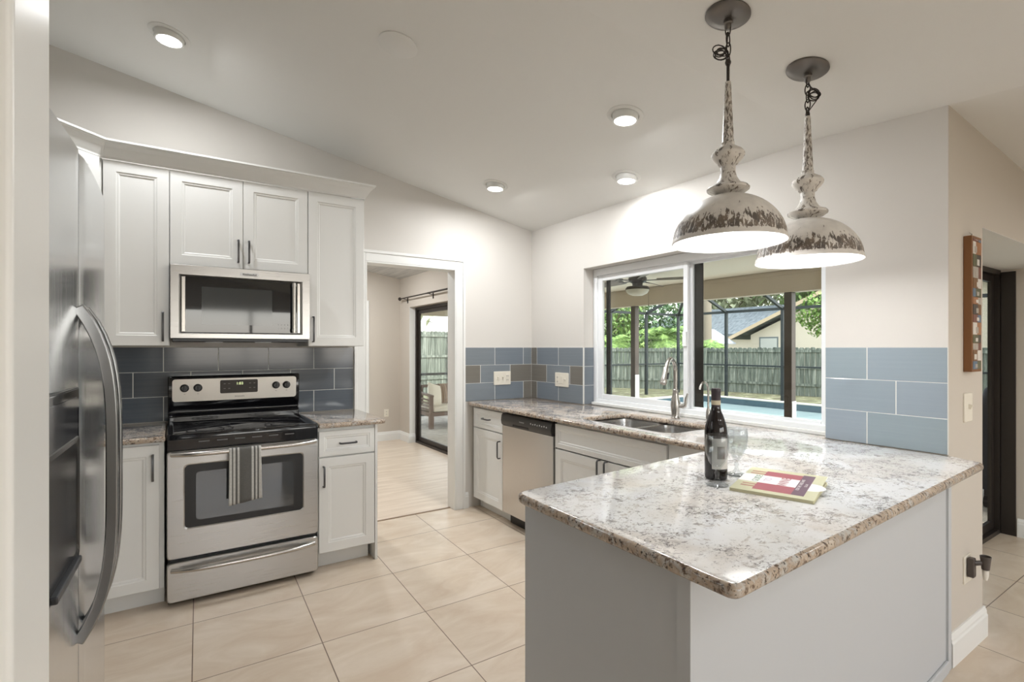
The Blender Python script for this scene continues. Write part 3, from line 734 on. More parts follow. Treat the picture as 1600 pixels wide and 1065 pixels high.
# ------------------------------------------------------------------ dishwasher
def dishwasher():
    t = thing('dishwasher', 'stainless dishwasher with black control panel under the counter', 'dishwasher', (RX-.008, -.512, 0), -PI/2)
    w = .630
    s = MB(); s.box(.004, w-.004, .03, .60, .10, .855); s.build('body', m_blackm, t)
    s = MB(); s.box(.0, w, .0, .03, .10, .762); s.build('door_panel', m_steelv, t, bevel=.004)
    s = MB(); s.prism([(.03, .764), (-.004, .764), (-.010, .775), (-.014, .80), (-.008, .84), (.004, .852), (.03, .852)], 0, 0, w-.008); c_ = s.build('control_panel', mat('dishwasher_black', srgb(50, 48, 47), .3), t, bevel=.002)
    s = MB(); s.box(.16, .36, -.014, -.006, .770, .786); s.build('latch_grip', m_black, c_, bevel=.003)
    mp = mat('pale_print', srgb(185, 185, 185), .5)
    text_mesh('brand_print', 'FRIGIDAIRE', .012, mp, c_, (.28, -.0148, .812), (PI/2, 0, 0))
    for k in range(8): s = MB(); s.lathe([(.006, 0), (.006, .0015)], (.39+.026*k, -.0110, .817-.004*(k % 2)), 12, R=Matrix.Rotation(PI/2, 3, 'X')); s.build('button', mp, c_)
    s = MB(); s.box(.0, w, .075, .10, .0, .098); s.build('toe_plate', m_blackm, t)
dishwasher()

# ------------------------------------------------------------------ refrigerator
def fridge():
    t = thing('refrigerator', 'stainless side by side refrigerator with dispenser and arched handles', 'refrigerator', (-2.945, -2.80, 0), PI/2-math.radians(2))
    w = .87; H = 1.78; sm = .415
    s = MB(); s.box(.004, w-.004, .075, .74, .03, 1.755); s.build('body', mat('fridge_side', srgb(70, 71, 73), .45, .3), t, bevel=.004)
    s = MB(); s.box(.03, w-.03, .04, .11, .0, .09); s.build('base_grille', m_blackm, t)
    def curved(x0, x1, z0, z1_):
        s = MB(); n = 14; loops = []
        bow = lambda x: -.014*(1-((x-w/2)/(w/2))**2)
        for i in range(n+1):
            x = x0+(x1-x0)*i/n; e = 0
            dd = min(x-x0, x1-x); rr = .004
            if dd < rr: e = rr-math.sqrt(max(0, rr*rr-(rr-dd)**2))
            y = bow(x)+e; loops.append([(x, .07, z0), (x, y, z0+.004), (x, y, z1_-.004), (x, y+.006, z1_), (x, .07, z1_)])
        s.loft(loops); return s
    zb = .095
    fd = curved(0.0, sm-.0015, zb, H).build('freezer_door', m_fridge, t, smooth=45)
    rd = curved(sm+.0015, w, zb, H).build('fridge_door', m_fridge, t, smooth=45)
    m_hd = mat('handle_steel', srgb(150, 151, 152), .24, 1)
    m_hs = mat('handle_side', srgb(78, 79, 82), .35, .8)
    for par, x in ((fd, sm-.032), (rd, sm+.034)):
        s = MB(); pts = []
        for k in range(25):
            u = -1+2*k/24; z = 1.082+.357*u
            o_ = .058*(1-abs(u)**4); pts.append((x, -.014-o_, z))
        s.ribbon(pts, .022, .022, (1, 0, 0)); hb = s.build('handle', m_hd, par, bevel=.003)
    # dispenser
    dx0, dx1, dz0, dz1 = .06, .372, .905, 1.27
    s = MB(); y0 = -.018
    s.box(dx0, dx1, y0, -.008, dz0, dz1); dp = s.build('dispenser_panel', m_black, fd, bevel=.006)
    s = MB(); s.loft([[(x, y, z) for x, z in rrect(dx0+.025+i, dx1-.025-i, dz0+.02+i, dz0+.26-i, .015, 3)] for i, y in ((-.006, y0), (-.004, y0-.004), (.0, y0-.003), (.008, y0-.0008))]); s.build('dispenser_cavity', mat('cavity', (.003, .003, .004), .2), dp)
    s = MB(); s.box(dx0+.03, dx1-.03, y0-.0015, y0, dz1-.105, dz1-.02); s.build('dispenser_screen', mat('grey_gloss', srgb(60, 62, 66), .1), dp)
    s = MB(); s.box(dx0+.05, dx1-.05, y0-.012, y0, dz0+.01, dz0+.024); s.build('drip_tray', m_hs, dp, bevel=.003)
fridge()

# ------------------------------------------------------------------ window over the sink
def window():
    t = thing('window_1', 'white two pane sliding window above the sink', 'window', (.10, -1.631, .897), 0, kind='structure')
    def B(x0, x1, y0, y1, z0, z1_): return (x0-.10, x1-.10, y0+1.631, y1+1.631, z0-.897, z1_-.897)
    Y0, Y1, Z0, Z1_ = WY0+.001, WY1-.001, .897, WZ1-.001
    s = MB(); f = .045
    for q in ((.10, .185, Y0, Y0+f, Z0, Z1_), (.10, .185, Y1-f, Y1, Z0, Z1_), (.10, .185, Y0+f, Y1-f, Z0, Z0+.045), (.10, .185, Y0+f, Y1-f, Z1_-.055, Z1_)): s.box(*B(*q))
    s.build('window_frame', m_white, t, bevel=.004)
    def sash(y0, y1, x0, x1, z0, z1_, l, r_, bt=.035, tp=.035):
        s = MB()
        s.box(*B(x0, x1, y0, y0+r_, z0, z1_)); s.box(*B(x0, x1, y1-l, y1, z0, z1_)); s.box(*B(x0, x1, y0+r_, y1-l, z0, z0+bt)); s.box(*B(x0, x1, y0+r_, y1-l, z1_-tp, z1_))
        o = s.build('sash', m_white, t, bevel=.004)
        q = MB(); q.box(*B((x0+x1)/2-.003, (x0+x1)/2+.003, y0+r_-.002, y1-l+.002, z0+bt-.002, z1_-tp+.002)); q.build('glass', m_pane, o)
        return o
    sa = sash(-1.625, Y1-f, .112, .138, Z0+.045, Z1_-.055, .05, .035, .04, .045)
    sash(Y0+f, -1.600, .145, .17, Z0+.030, Z1_-.045, .040, .045, .03, .03)
    s = MB(); s.box(*B(.10, .112, -1.622, -1.592, 1.36, 1.46)); s.build('latch', m_white, sa, bevel=.003)
    s = MB()
    for q in ((.176, .182, -.835, -.790, .94, 1.93), (.172, .180, -1.70, -1.615, .93, 1.93)): s.box(*B(*q))
    s.build('screen_frame', m_bronze, t)
    s = MB(); s.box(*B(.070, .099, Y0+.01, Y1-.012, .8955, .915)); s.build('stool', m_trim, t, bevel=.003)
window()

# ------------------------------------------------------------------ sliding doors
def slider(name, label, axis, plane, a0, a1, h, flip):
    """axis 'x': door in a y=plane running in x; 'y': door in x=plane running in y"""
    t = thing(name, label, 'sliding door', kind='structure')
    def bx(s, u0, u1, d0, d1, z0, z1_):
        if axis == 'x': s.box(u0, u1, plane+d0, plane+d1, z0, z1_)
        else: s.box(plane+d0, plane+d1, u0, u1, z0, z1_)
    s = MB()
    bx(s, a0, a0+.035, 0, .056, 0, h); bx(s, a1-.035, a1, 0, .056, 0, h); bx(s, a0+.035, a1-.035, 0, .056, 0, .03); bx(s, a0+.035, a1-.035, 0, .056, h-.035, h)
    s.build('frame', m_bronze, t)
    mid = (a0+a1)/2
    for u0, u1, d in ((a0+.036, mid+.03, .006), (mid-.03, a1-.036, .030)):
        s = MB(); e = .05
        bx(s, u0, u0+e, d, d+.022, .031, h-.036); bx(s, u1-e, u1, d, d+.022, .031, h-.036); bx(s, u0+e, u1-e, d, d+.022, .031, .09); bx(s, u0+e, u1-e, d, d+.022, h-.086, h-.036)
        p = s.build('sash', m_bronze, t)
        q = MB(); bx(q, u0+e, u1-e, d+.009, d+.013, .09, h-.086); q.build('glass', m_pane, p)
    return t
slider('door_1', 'dark bronze sliding glass door in the room beyond the doorway', 'y', .135, .31, 3.05, 1.92, 1)
slider('door_2', 'dark bronze sliding glass door in the alcove at right', 'x', -2.67, .433, XR-.002, 1.915, 1)
struct(MB().box(XR-.012, XR-.0005, -2.752, -2.672, 0, 1.90).build('trim_4', m_bronze, bevel=.002), 'dark brown stained jamb board beside the alcove sliding door', 'trim')
# far cased door in the next room
t = thing('door_3', 'white cased door with dark glass strip in the next room', 'door', (-.62, NY, 0), kind='structure')
s = MB(); s.box(-.50, .20, -.02, -.001, 1.93, 2.02); s.box(.11, .20, -.02, -.001, 0, 1.93); s.box(-.5, -.41, -.02, -.001, 0, 1.93); s.build('casing', m_trim, t, bevel=.003)
s = MB(); s.box(-.41, .11, -.012, -.001, 0, 1.93); dd = s.build('leaf', m_trim, t)
s = MB(); s.box(-.33, .095, -.016, -.012, .25, 1.80); s.build('glass', m_black, dd)

# curtain rod
t = thing('curtain_rod', 'dark bronze curtain rod with ball finial above the sliding door', 'curtain rod', (NX-.06, 3.25, 2.055))
s = MB(); s.tube([(0, 0, 0), (0, -1.1, 0)], .009, 10); s.tube([(0, -.95, 0), (0, -2.1, 0)], .0115, 10); s.build('rod', m_bronze, t, smooth=60)
s = MB(); s.lathe([(.008, -.03), (.014, -.025), (.012, -.018), (.022, -.008), (.026, .004), (.020, .018), (.006, .026)], (0, .02, 0), 16, R=Matrix.Rotation(-PI/2, 3, 'X')); s.build('finial', m_bronze, t, smooth=50)
for y in (-.14, -1.0):
    s = MB(); s.tube([(0, y, -.012), (.03, y, -.018), (.055, y, -.02)], .005, 8); s.box(.052, .0595, y-.012, y+.012, -.07, .01); s.build('bracket', m_bronze, t)

# ------------------------------------------------------------------ outlets and switches
def plate_(name, label, cat, loc, rz, w, h, items):
    t = thing(name, label, cat, loc, rz)
    s = MB(); s.loft([[(x, y, z) for x, z in rrect(-w/2+i, w/2-i, -h/2+i, h/2-i, .006, 3)] for i, y in ((0, 0), (0, -.004), (.002, -.006))]); s.build('cover_plate', m_ivory, t)
    for k, x in items:
        if k == 'toggle': s = MB(); s.obox((x, -.010, .004), (.009, .016, .020), Matrix.Rotation(.4, 3, 'X')); s.build('toggle', m_ivory, t, bevel=.002)
        if k == 'rocker': s = MB(); s.box(x-.016, x+.016, -.009, -.006, -.032, .032); s.build('rocker', m_ivory, t, bevel=.002)
        if k == 'outlet':
            s = MB(); s.box(x-.016, x+.016, -.0085, -.006, -.034, .034); o = s.build('socket', m_ivory, t, bevel=.002)
            for z in (-.018, .018):
                for dx in (-.0065, .0065): q = MB(); q.box(x+dx-.0015, x+dx+.0015, -.0090, -.0084, z-.005, z+.006); q.build('slot', m_blackm, o)
    return t
plate_('switch_plate', 'three gang switch and outlet plate on backsplash beside the doorway', 'switch', (-.328, -.0085, 1.084), 0, .175, .118, [('toggle', -.05), ('toggle', 0), ('outlet', .052)])
plate_('switch_plate', 'three gang switch plate on backsplash left of the window', 'switch', (-.0085, -.450, 1.081), -PI/2, .178, .118, [('outlet', -.052), ('rocker', 0), ('toggle', .05)])
plate_('light_switch', 'white light switch on the beige wall end at right', 'switch', (.222, -3.0405, 1.085), 0, .10, .128, [('toggle', 0)])
plate_('wall_outlet', 'small outlet low on the far beige wall beyond doorway', 'outlet', (.05-.21, NY-.0005, .40), 0, .07, .11, [('outlet', 0)])
t = plate_('wall_outlet', 'outlet at the foot of the beige wall end', 'outlet', (.215, -3.0405, .365), 0, .09, .12, [('outlet', 0)])
# plug-in warmer
t = thing('plug_in_warmer', 'dark plug in scent warmer with glass cup in wall outlet', 'warmer', (.205, -3.0480, .375)); t.scale = (.55, .5, .85)
s = MB(); s.box(-.030, .030, -.050, 0, -.045, .055); s.build('plug_body', mat('warmer_brown', srgb(78, 70, 66), .4), t, bevel=.008)
s = MB(); s.tube([(0, -.045, .03), (.02, -.075, .035), (.04, -.09, .035)], .013, 10); s.build('arm', MATS['warmer_brown'], t, smooth=60)
s = MB(); s.lathe([(0, -.025), (.028, -.022), (.034, .012), (.040, .045), (.036, .045), (.030, .012), (0, .0)], (.052, -.105, .025), 24); s.build('cup', MATS['warmer_brown'], t, smooth=40)
s = MB(); s.lathe([(.0, -.055), (.014, -.052), (.022, -.03), (.024, .0), (.0, .0)], (.052, -.105, 0), 20); s.build('glass_bulb', mat('warmer_glass', srgb(220, 215, 205), .1), t, smooth=40)

# hanging art strip
t = thing('picture_board', 'tall narrow wood framed strip of small pictures on wall end', 'picture', (.235, -3.0405, 1.245))
s = MB(); s.box(-.062, .062, -.030, 0, 0, .60); fr = s.build('wood_board', mat('orange_wood', srgb(128, 86, 50), .45), t, bevel=.002)
rnd_ = random.Random(3); cols = [srgb(92, 116, 140), srgb(120, 84, 50), srgb(172, 164, 154), srgb(90, 92, 66), srgb(214, 208, 200), srgb(116, 70, 58), srgb(60, 54, 52), srgb(160, 110, 74)]
mm = [mat('picture_tone_%d' % i, c_, .3) for i, c_ in enumerate(cols)]
s = MB(); z = .012; i = 0
while z < .585:
    h_ = rnd_.uniform(.03, .06); h_ = min(h_, .590-z)
    for x0, x1 in ((-.052, rnd_.uniform(-.02, .02)),):
        s.mi = i % 8; s.box(-.052, x1, -.0315, -.030, z, z+h_-.002); s.mi = (i+3) % 8; s.box(x1, .052, -.0315, -.030, z, z+h_-.002)
        s.mi = 4 if i % 2 else 2; a = rnd_.uniform(-.04, 0); s.box(a, a+.03, -.0322, -.0315, z+.006, z+h_*.6)
    z += h_; i += 1
s.build('picture_strip', mm, fr)
s = MB(); s.tube([(-.01, -.012, .60), (-.004, -.012, .615), (0, -.004, .622), (.004, -.012, .615), (.01, -.012, .60)], .0016, 6); s.build('hanger', m_chrome, t)

# ------------------------------------------------------------------ recessed lights
def recessed(x, y, z, slope, lab, k=1.0):
    t = thing('recessed_light', lab, 'ceiling light', (x, y, z), 0)
    R = Matrix.Rotation(math.atan(slope), 3, 'Y')
    s = MB(); s.lathe([(.093, .0), (.094, -.002), (.090, -.005), (.072, -.006), (.070, -.001), (.070, .0)], n=40, cap0=False, cap1=False, R=R); s.build('trim_ring', m_ceil, t, smooth=40)
    s = MB(); s.lathe([(.066, .010), (.066, -.028), (.063, -.032), (.056, -.032), (.056, -.029)], n=40, cap1=False, R=R.to_4x4().to_3x3() if 0 else Matrix.Rotation(math.atan(slope)*.3, 3, 'Y')); s.build('housing', m_trim, t, smooth=40)
    s = MB(); s.lathe([(.056, -.028), (.056, -.0295)], n=32, R=Matrix.Rotation(math.atan(slope)*.3, 3, 'Y')); s.build('lens', m_lens, t)
    ld = bpy.data.lights.new('lamp', 'AREA'); ld.shape = 'DISK'; ld.size = .10; ld.energy = LAMP_W*k; ld.color = DOWN_COL
    lo = bpy.data.objects.new('lamp', ld); COL.objects.link(lo); lo.parent = t; lo.location = (0, 0, -.036)
    return t
for x, y, lab in ((-2.765, -.688, 'recessed ceiling light at upper left above the refrigerator side'), (-.777, -1.926, 'recessed ceiling light nearest the first pendant'), (-.749, -.583, 'recessed ceiling light nearest the room corner'), (-.274, -1.448, 'recessed ceiling light above the sink by the window wall')):
    recessed(x, y, z1(x), .192, lab, .55 if x > -.4 else (.8 if x < -2 else 1.0))
for x, y in ((-1.6, 1.1), (-1.0, 2.5)):  # unseen lamps added to brighten the room past the doorway
    recessed(x, y, nz(x), .17, 'added unseen ceiling light brightening the room beyond the doorway', 2.0)['group'] = 'added ceiling lights beyond the doorway'
for x, y in ((-1.7, -5.0), (-.6, -4.5), (1.2, -4.2), (-2.2, -5.8), (-.6, -5.8), (1.2, -5.6), (-2.2, -7.1), (-.6, -7.1), (1.2, -7.0)):  # unseen lamps added as even front fill
    zz = z2(x, y) if x < 0 else z3(x, y)
    recessed(x, y, zz, .18 if x < 0 else .066, 'unseen ceiling light added as fill behind the camera', .45)['group'] = 'added fill lights behind the camera'
t = thing('ceiling_cover', 'flat white round cover plate on the sloping ceiling', 'cover', (-1.866, -1.531, z1(-1.866)))
s = MB(); s.lathe([(.092, 0), (.092, -.004), (.086, -.007), (0, -.007)], n=40, R=Matrix.Rotation(math.atan(.192), 3, 'Y')); s.build('disc', m_ceil, t, smooth=30)

# ------------------------------------------------------------------ pendants
m_pm = mat('pewter', srgb(112, 108, 104), .32, .85)
def pendant(x, y, zc, zr, R_, label, kind):
    """zc: ceiling height, zr: rim height"""
    t = thing('pendant_lamp', label, 'pendant lamp', (x, y, zr))
    H = zc-zr
    nrm = Vector((.1814, -.0685, 1)).normalized(); Rc = nrm.to_track_quat('Z', 'Y').to_matrix()
    s = MB(); s.lathe([(.078, .002), (.080, -.006), (.074, -.012), (.045, -.020), (.02, -.024), (.0, -.024)], (0, 0, H), 40, R=Rc)
    c_ = s.build('canopy', m_pm, t, smooth=40)
    s = MB(); s.lathe([(.016, .0), (.017, -.012), (.012, -.016), (.012, -.030), (.007, -.036), (0, -.036)], (0, 0, H-.022), 20); s.build('loop_holder', m_pm, c_, smooth=40)
    dome_h = R_*.90; k = R_/.2
    # dome outer / inner shells
    def dome(r, h): return [(r*math.cos(a), h*math.sin(a)) for a in [math.radians(90*i/16) for i in range(16)]]+[(.028*k, h*.995)]
    s = MB(); s.lathe([(R_*1.012, -.003), (R_*1.018, .001), (R_*1.008, .005)] + dome(R_, dome_h)[1:], n=56, cap0=False, cap1=False)
    s.build('shade', m_dome if kind == 0 else m_dome, t, smooth=50)
    s = MB(); s.lathe([(R_*1.010, -.0035)]+dome(R_*.985, dome_h*.98)[0:], n=56, cap0=False, cap1=True); s.build('shade_lining', m_domein, t, smooth=50)
    z = dome_h
    spp = [(.034, .170), (.040, .178), (.060, .184), (.0735, .193), (.075, .199), (.070, .205), (.050, .213), (.040, .224), (.031, .240), (.026, .262), (.0265, .282), (.034, .287), (.037, .294), (.050, .306), (.0585, .320), (.0585, .328), (.050, .340), (.034, .350), (.025, .356), (.022, .362), (.024, .368), (.0205, .374), (.0105, .592), (.0095, .596), (0, .596)]
    s = MB(); s.lathe(spp, n=32); s.build('spindle', m_spin, t, smooth=35)
    zt_ = spp[-1][1]
    s = MB()
    if kind == 0: s.tube([(0, 0, zt_-.005), (0, 0, zt_+.070)], .0055, 10); s.lathe([(.009, 0), (.011, .008), (.008, .018), (0, .02)], (0, 0, zt_+.065), 14); zs = zt_+.080
    else: s.lathe([(.008, 0), (.009, .010), (.006, .02), (0, .02)], (0, 0, zt_), 12); zs = zt_+.016
    s.build('stem', m_bronze, t, smooth=40)
    # chain links up to the holder
    ze = H-.055; n = max(2, round((ze-zs)/.034)); step = (ze-zs)/n
    for i in range(n+1):
        zc_ = zs+step*i; hl = step*.5+.007; w_ = .0105
        ln = MB(); pts = [(w_*math.cos(a), 0, hl*math.sin(a)) for a in [2*PI*j/20 for j in range(20)]]
        if i % 2: pts = [(p[1], p[0], p[2]) for p in pts]
        ln.tube([(p[0], p[1], p[2]+zc_) for p in pts], .0025, 6, closed=True); ln.build('chain_link', m_bronze, t, smooth=60)
    rr = random.Random(5+kind); s = MB(); pts = []; sg = -1 if kind == 0 else 1
    cz = (zs+ze)/2 - (.03 if kind == 0 else -.012); cx, cy = (.018*sg, -.010*sg)
    for i in range(90):
        a = i*.42; q = .022+.006*math.sin(i*.31)
        pts.append((cx*(1.4+.3*math.sin(i*.13))+q*math.cos(a)*.8354, cy*1.4-q*math.cos(a)*.55, cz+q*math.sin(a)*.75+.008*math.sin(i*.21)))
    pts = [(0, 0, ze-.01)]+pts+[(0, 0, zs)]
    s.tube(pts, .0021, 6); s.build('coiled_wire', m_bronze, t, smooth=60)
    s = MB(); s.lathe([(0, -.05), (.02, -.045), (.034, -.02), (.036, .0), (.028, .025), (.015, .045), (.014, .06)], (0, 0, dome_h*.45), 24); s.build('bulb', m_bulb, t, smooth=60)
    ld = bpy.data.lights.new('bulb_light', 'POINT'); ld.energy = PEND_W; ld.shadow_soft_size = .04; ld.color = (.99, .99, 1)
    lo = bpy.data.objects.new('bulb_light', ld); COL.objects.link(lo); lo.parent = t; lo.location = (0, 0, dome_h*.2)
    return t
pendant(-1.025, -2.688, 2.591, 1.743, .197, 'worn white dome pendant lamp nearer the camera, on a rod', 0)
pendant(-.562, -2.742, 2.503, 1.709, .195, 'worn white dome pendant lamp farther back, nearer the beige wall end', 1)

# ------------------------------------------------------------------ items on the peninsula
t = thing('wine_bottle', 'dark red wine bottle with pale label on the peninsula', 'bottle', (-1.165, -2.735, CT), math.radians(-35))
s = MB(); s.lathe([(0, .004), (.030, .001), (.0365, .004), (.0375, .012), (.0375, .165), (.035, .185), (.026, .215), (.018, .235), (.0150, .25), (.0145, .29), (0, .29)], n=40)
s.build('body', mat('dark_glass', (.008, .005, .006), .06, 0, IOR=1.55), t, smooth=40)
s = MB(); s.lathe([(.0150, .248), (.0155, .27), (.0155, .30), (.0165, .302), (.0165, .312), (.0150, .315), (0, .315)], n=30); s.build('foil', mat('foil', srgb(58, 50, 56), .4), t, smooth=40)
s = MB(); s.lathe([(.0153, .258), (.0157, .262), (.0157, .272), (.0153, .275)], n=30, cap0=False, cap1=False); s.build('neck_band', mat('band', srgb(200, 190, 165), .5), t, smooth=40)
s = MB(); s.loft([[(.0379*math.sin(a), -.0379*math.cos(a), z) for z in (.035, .140)] for a in [math.radians(-75+10*i) for i in range(14)]], 0, 0) if 0 else None
s = MB(); rows = []
for i in range(15):
    a = math.radians(-40+95*i/14); rows.append([s.bm.verts.new((.0380*math.sin(a), -.0380*math.cos(a), z)) for z in (.04, .145)])
for a, b_ in zip(rows, rows[1:]): s.face([a[0], b_[0], b_[1], a[1]])
lb = s.build('paper_label', mat('label_paper', srgb(205, 202, 196), .6), t, smooth=60)
s = MB(); rows = []
for i in range(9):
    a = math.radians(-14+42*i/8); rows.append([s.bm.verts.new((.0383*math.sin(a), -.0383*math.cos(a), z)) for z in (.075, .118)])
for a, b_ in zip(rows, rows[1:]): s.face([a[0], b_[0], b_[1], a[1]])
s.build('label_emblem', mat('label_ink', srgb(128, 124, 120), .6), lb, smooth=60)
def goblet(loc, lab):
    t = thing('wine_goblet', lab, 'glass', loc)
    o = [(0, .0), (.034, .0), (.036, .002), (.030, .006), (.012, .013), (.007, .022), (.006, .032), (.009, .040), (.006, .048), (.012, .058), (.026, .078), (.036, .105), (.0385, .135), (.0365, .165), (.0355, .168)]
    i_ = [(.0340, .166), (.0365, .135), (.034, .106), (.024, .082), (.010, .064), (0, .061)]
    s = MB(); s.lathe(o+i_, n=40); s.build('goblet', m_thin, t, smooth=60)
goblet((-1.240, -2.792, CT), 'clear goblet in front of the wine bottle, nearer the camera')
goblet((-1.060, -2.745, CT), 'clear goblet behind, right of the wine bottle')

def book2():
    a = Vector((-1.261, -2.851)); b_ = Vector((-1.201, -3.084))
    # near-left, near-right, far corners in plan
    W_ = .236; ang = math.atan2(b_.y-a.y, b_.x-a.x)+.06
    t = thing('wine_book', 'pale green wine book with burgundy bottle design lying on peninsula', 'book', (a.x, a.y, CT), ang)
    Hh = .30
    m_c = mat('cover_green', srgb(204, 203, 172), .35); m_p = mat('book_pages', srgb(214, 208, 176), .8)
    s = MB(); s.box(0.002, W_-.002, .002, Hh-.002, .0012, .0085); s.build('pages', m_p, t)
    s = MB(); s.box(0, W_, 0, Hh, .0, .0012); s.box(0, .0012, 0, Hh, .0012, .0085); s.build('cover', m_c, t)
    s = MB(); s.box(0, W_, 0, Hh, .0086, .0098); cv = s.build('top_cover', m_c, t); cv.rotation_euler = (.055, 0, 0)
    return t, cv, W_, Hh
t, cv, bw, bh = book2(); t.scale = (1, .92, 1)
zt = .0098
m_bur = mat('cover_burgundy', srgb(168, 92, 104), .35); m_pl = mat('cover_plum', srgb(112, 86, 104), .35); m_wh = mat('cover_white', srgb(238, 236, 236), .35); m_gr = mat('cover_text_green', srgb(120, 158, 130), .4); m_tan = mat('cover_tan', srgb(178, 134, 118), .4); m_lil = mat('cover_lilac', srgb(206, 190, 214), .4)
# the design is printed turned on the cover: build it in a frame whose X follows the near edge
def rect(x0, x1, y0, y1, m_, nm, dz=.0002):
    s = MB(); s.box(x0, x1, y0, y1, zt, zt+dz); return s.build(nm, m_, cv)
W1_, H1_ = bw, bh
# (x along near edge 0..bw, y depth 0..bh)
s = MB(); s.prism([(.07, .0), (.21*bw/.243, .0), (.2*bw/.243, .05), (.06, .05)], 2, zt, zt+.0001) if 0 else None
rect(.060, .170, .03, .110, m_bur, 'front_bottle'); rect(.02, .060, .052, .066, m_tan, 'front_bottle_neck'); rect(.02, .060, .078, .090, m_tan, 'front_bottle_neck')
rect(.060, .185, .205, .265, m_bur, 'rear_bottle'); rect(.015, .060, .215, .228, m_tan, 'rear_bottle_neck'); rect(.015, .060, .242, .255, m_tan, 'rear_bottle_neck')
rect(.0, .170, .110, .205, m_wh, 'title_panel', .0003); rect(.170, .205, .03, .275, m_pl, 'subtitle_band', .0003)
s = MB(); s.lathe([(.045, 0), (.045, .0002)], (.205, .14, zt-.0001), 32); s.build('white_disc', m_wh, cv)
def btxt(b, x, y, sz, m_, rz=PI/2, sx=1): text_mesh('title_print', b, sz, m_, cv, (x, y, zt+.0006), (0, 0, rz), .0001, sx)
btxt('GUIDE', .050, .158, .029, m_gr, PI/2); btxt('TO', .083, .158, .030, m_lil); btxt('WINE', .132, .158, .040, m_bur)
btxt('FOR THE TABLE AND', .179, .152, .014, m_wh); btxt('CELLAR', .195, .152, .011, m_wh)

# ------------------------------------------------------------------ OUTSIDE
m_deck = mat('patio_concrete', srgb(176, 168, 156), .8); L(m_deck, ramp(m_deck, noise(m_deck, coords(m_deck), 6, 6, .7), [(.35, srgb(150, 143, 132)), (.65, srgb(190, 182, 170))]), P(m_deck).inputs['Base Color'])
m_beam = mat('stucco_cream', srgb(196, 184, 166), .8); m_lceil = mat('patio_ceiling_paint', srgb(232, 227, 212), .8)
m_grass = mat('lawn', srgb(110, 116, 80), .95)
n1 = noise(m_grass, coords(m_grass), 3, 8, .75); L(m_grass, ramp(m_grass, n1, [(.38, srgb(88, 78, 62)), (.5, srgb(100, 102, 72)), (.58, srgb(122, 122, 92)), (.66, srgb(180, 174, 152))]), P(m_grass).inputs['Base Color'])
m_water = mat('pool_water', srgb(158, 178, 176), .03, 0, IOR=1.33)
m_pooltile = mat('waterline_tile', srgb(66, 84, 92), .25)
m_coping = mat('coping', srgb(200, 194, 182), .7)
m_post = mat('patio_post_paint', srgb(74, 64, 56), .55)
# deck with pool opening
b = MB()
PX0, PX1, PY0, PY1 = 4.6, 10.0, -3.0, 5.6
b.box(.2, PX0, -6, 6.2, -.25, -.02); b.box(PX1, 10.3, -6, 6.2, -.25, -.06); b.box(PX0, PX1, PY1, 6.2, -.25, -.06); b.box(PX0, PX1, -6, PY0, -.25, -.06)
struct(b.build('patio_deck', m_deck), 'concrete pool deck and covered patio outside', 'patio')
b = MB(); b.box(-8, 60, -30, 60, -.6, -.30)
struct(b.build('ground', m_grass), 'patchy lawn around the pool enclosure', 'ground')
b = MB(); b.box(10.3, 60, -30, 60, -.3, -.05); b.box(-6, 10.3, 6.2, 60, -.3, -.05); struct(b.build('lawn', m_grass), 'patchy yard grass between pool and fence', 'ground')
t = thing('swimming_pool', 'pale blue swimming pool with dark waterline tile', 'pool', (PX0, PY0, -.22))
w_, l_ = PX1-PX0, PY1-PY0
s = MB(); s.box(.02, w_-.02, .02, l_-.02, -.02, .03); s.build('water', m_water, t)
s = MB(); s.box(0, .02, 0, l_, -.02, .18); s.box(w_-.02, w_, 0, l_, -.02, .18); s.box(.02, w_-.02, 0, .02, -.02, .18); s.box(.02, w_-.02, l_-.02, l_, -.02, .18); s.build('waterline_tile', m_pooltile, t)
s = MB(); s.box(w_-.02, w_+.20, -.2, l_+.28, .181, .215); s.box(-.28, .02, -.2, l_+.28, .201, .225); s.build('coping', m_coping, t, bevel=.01)
# lanai roof
struct(MB().box(.2, 3.3, -2.52, 5.8, 2.255, 2.33).build('patio_ceiling', m_lceil), 'cream ceiling of the covered patio', 'ceiling')
b = MB(); b.box(3.2, 3.34, -4.2, 5.84, 1.995, 2.255); b.box(.2, 3.2, 5.7, 5.84, 1.995, 2.255)
b.box(3.19, 3.2, -4.2, 5.7, 2.20, 2.24)
struct(b.build('patio_beam', m_beam), 'cream stucco beam along the edge of the covered patio', 'beam')
struct(MB().box(2.42, 3.2, -4.2, -2.52, 2.255, 2.33).build('patio_ceiling', m_lceil), 'cream patio ceiling beyond the alcove door', 'ceiling')
for y, lab in ((1.79, 'dark brown patio post seen through left window pane'), (-.62, 'dark brown patio post seen through right window pane')):
    t = thing('patio_post', lab, 'post', (3.25, y, -.02))
    s = MB(); s.box(-.045, .045, -.045, .045, 0, 2.014); s.build('shaft', m_post, t, bevel=.004)
    s = MB(); s.box(-.042, .042, -.052, -.0455, 0, .95 if y > 0 else .75); s.build('sunlit_strip', m_white, t)  # white strip stands for sunlight on the post's lower side
    s = MB(); s.box(-.07, .07, -.07, .07, 0, .02); s.build('foot_plate', m_post, t)
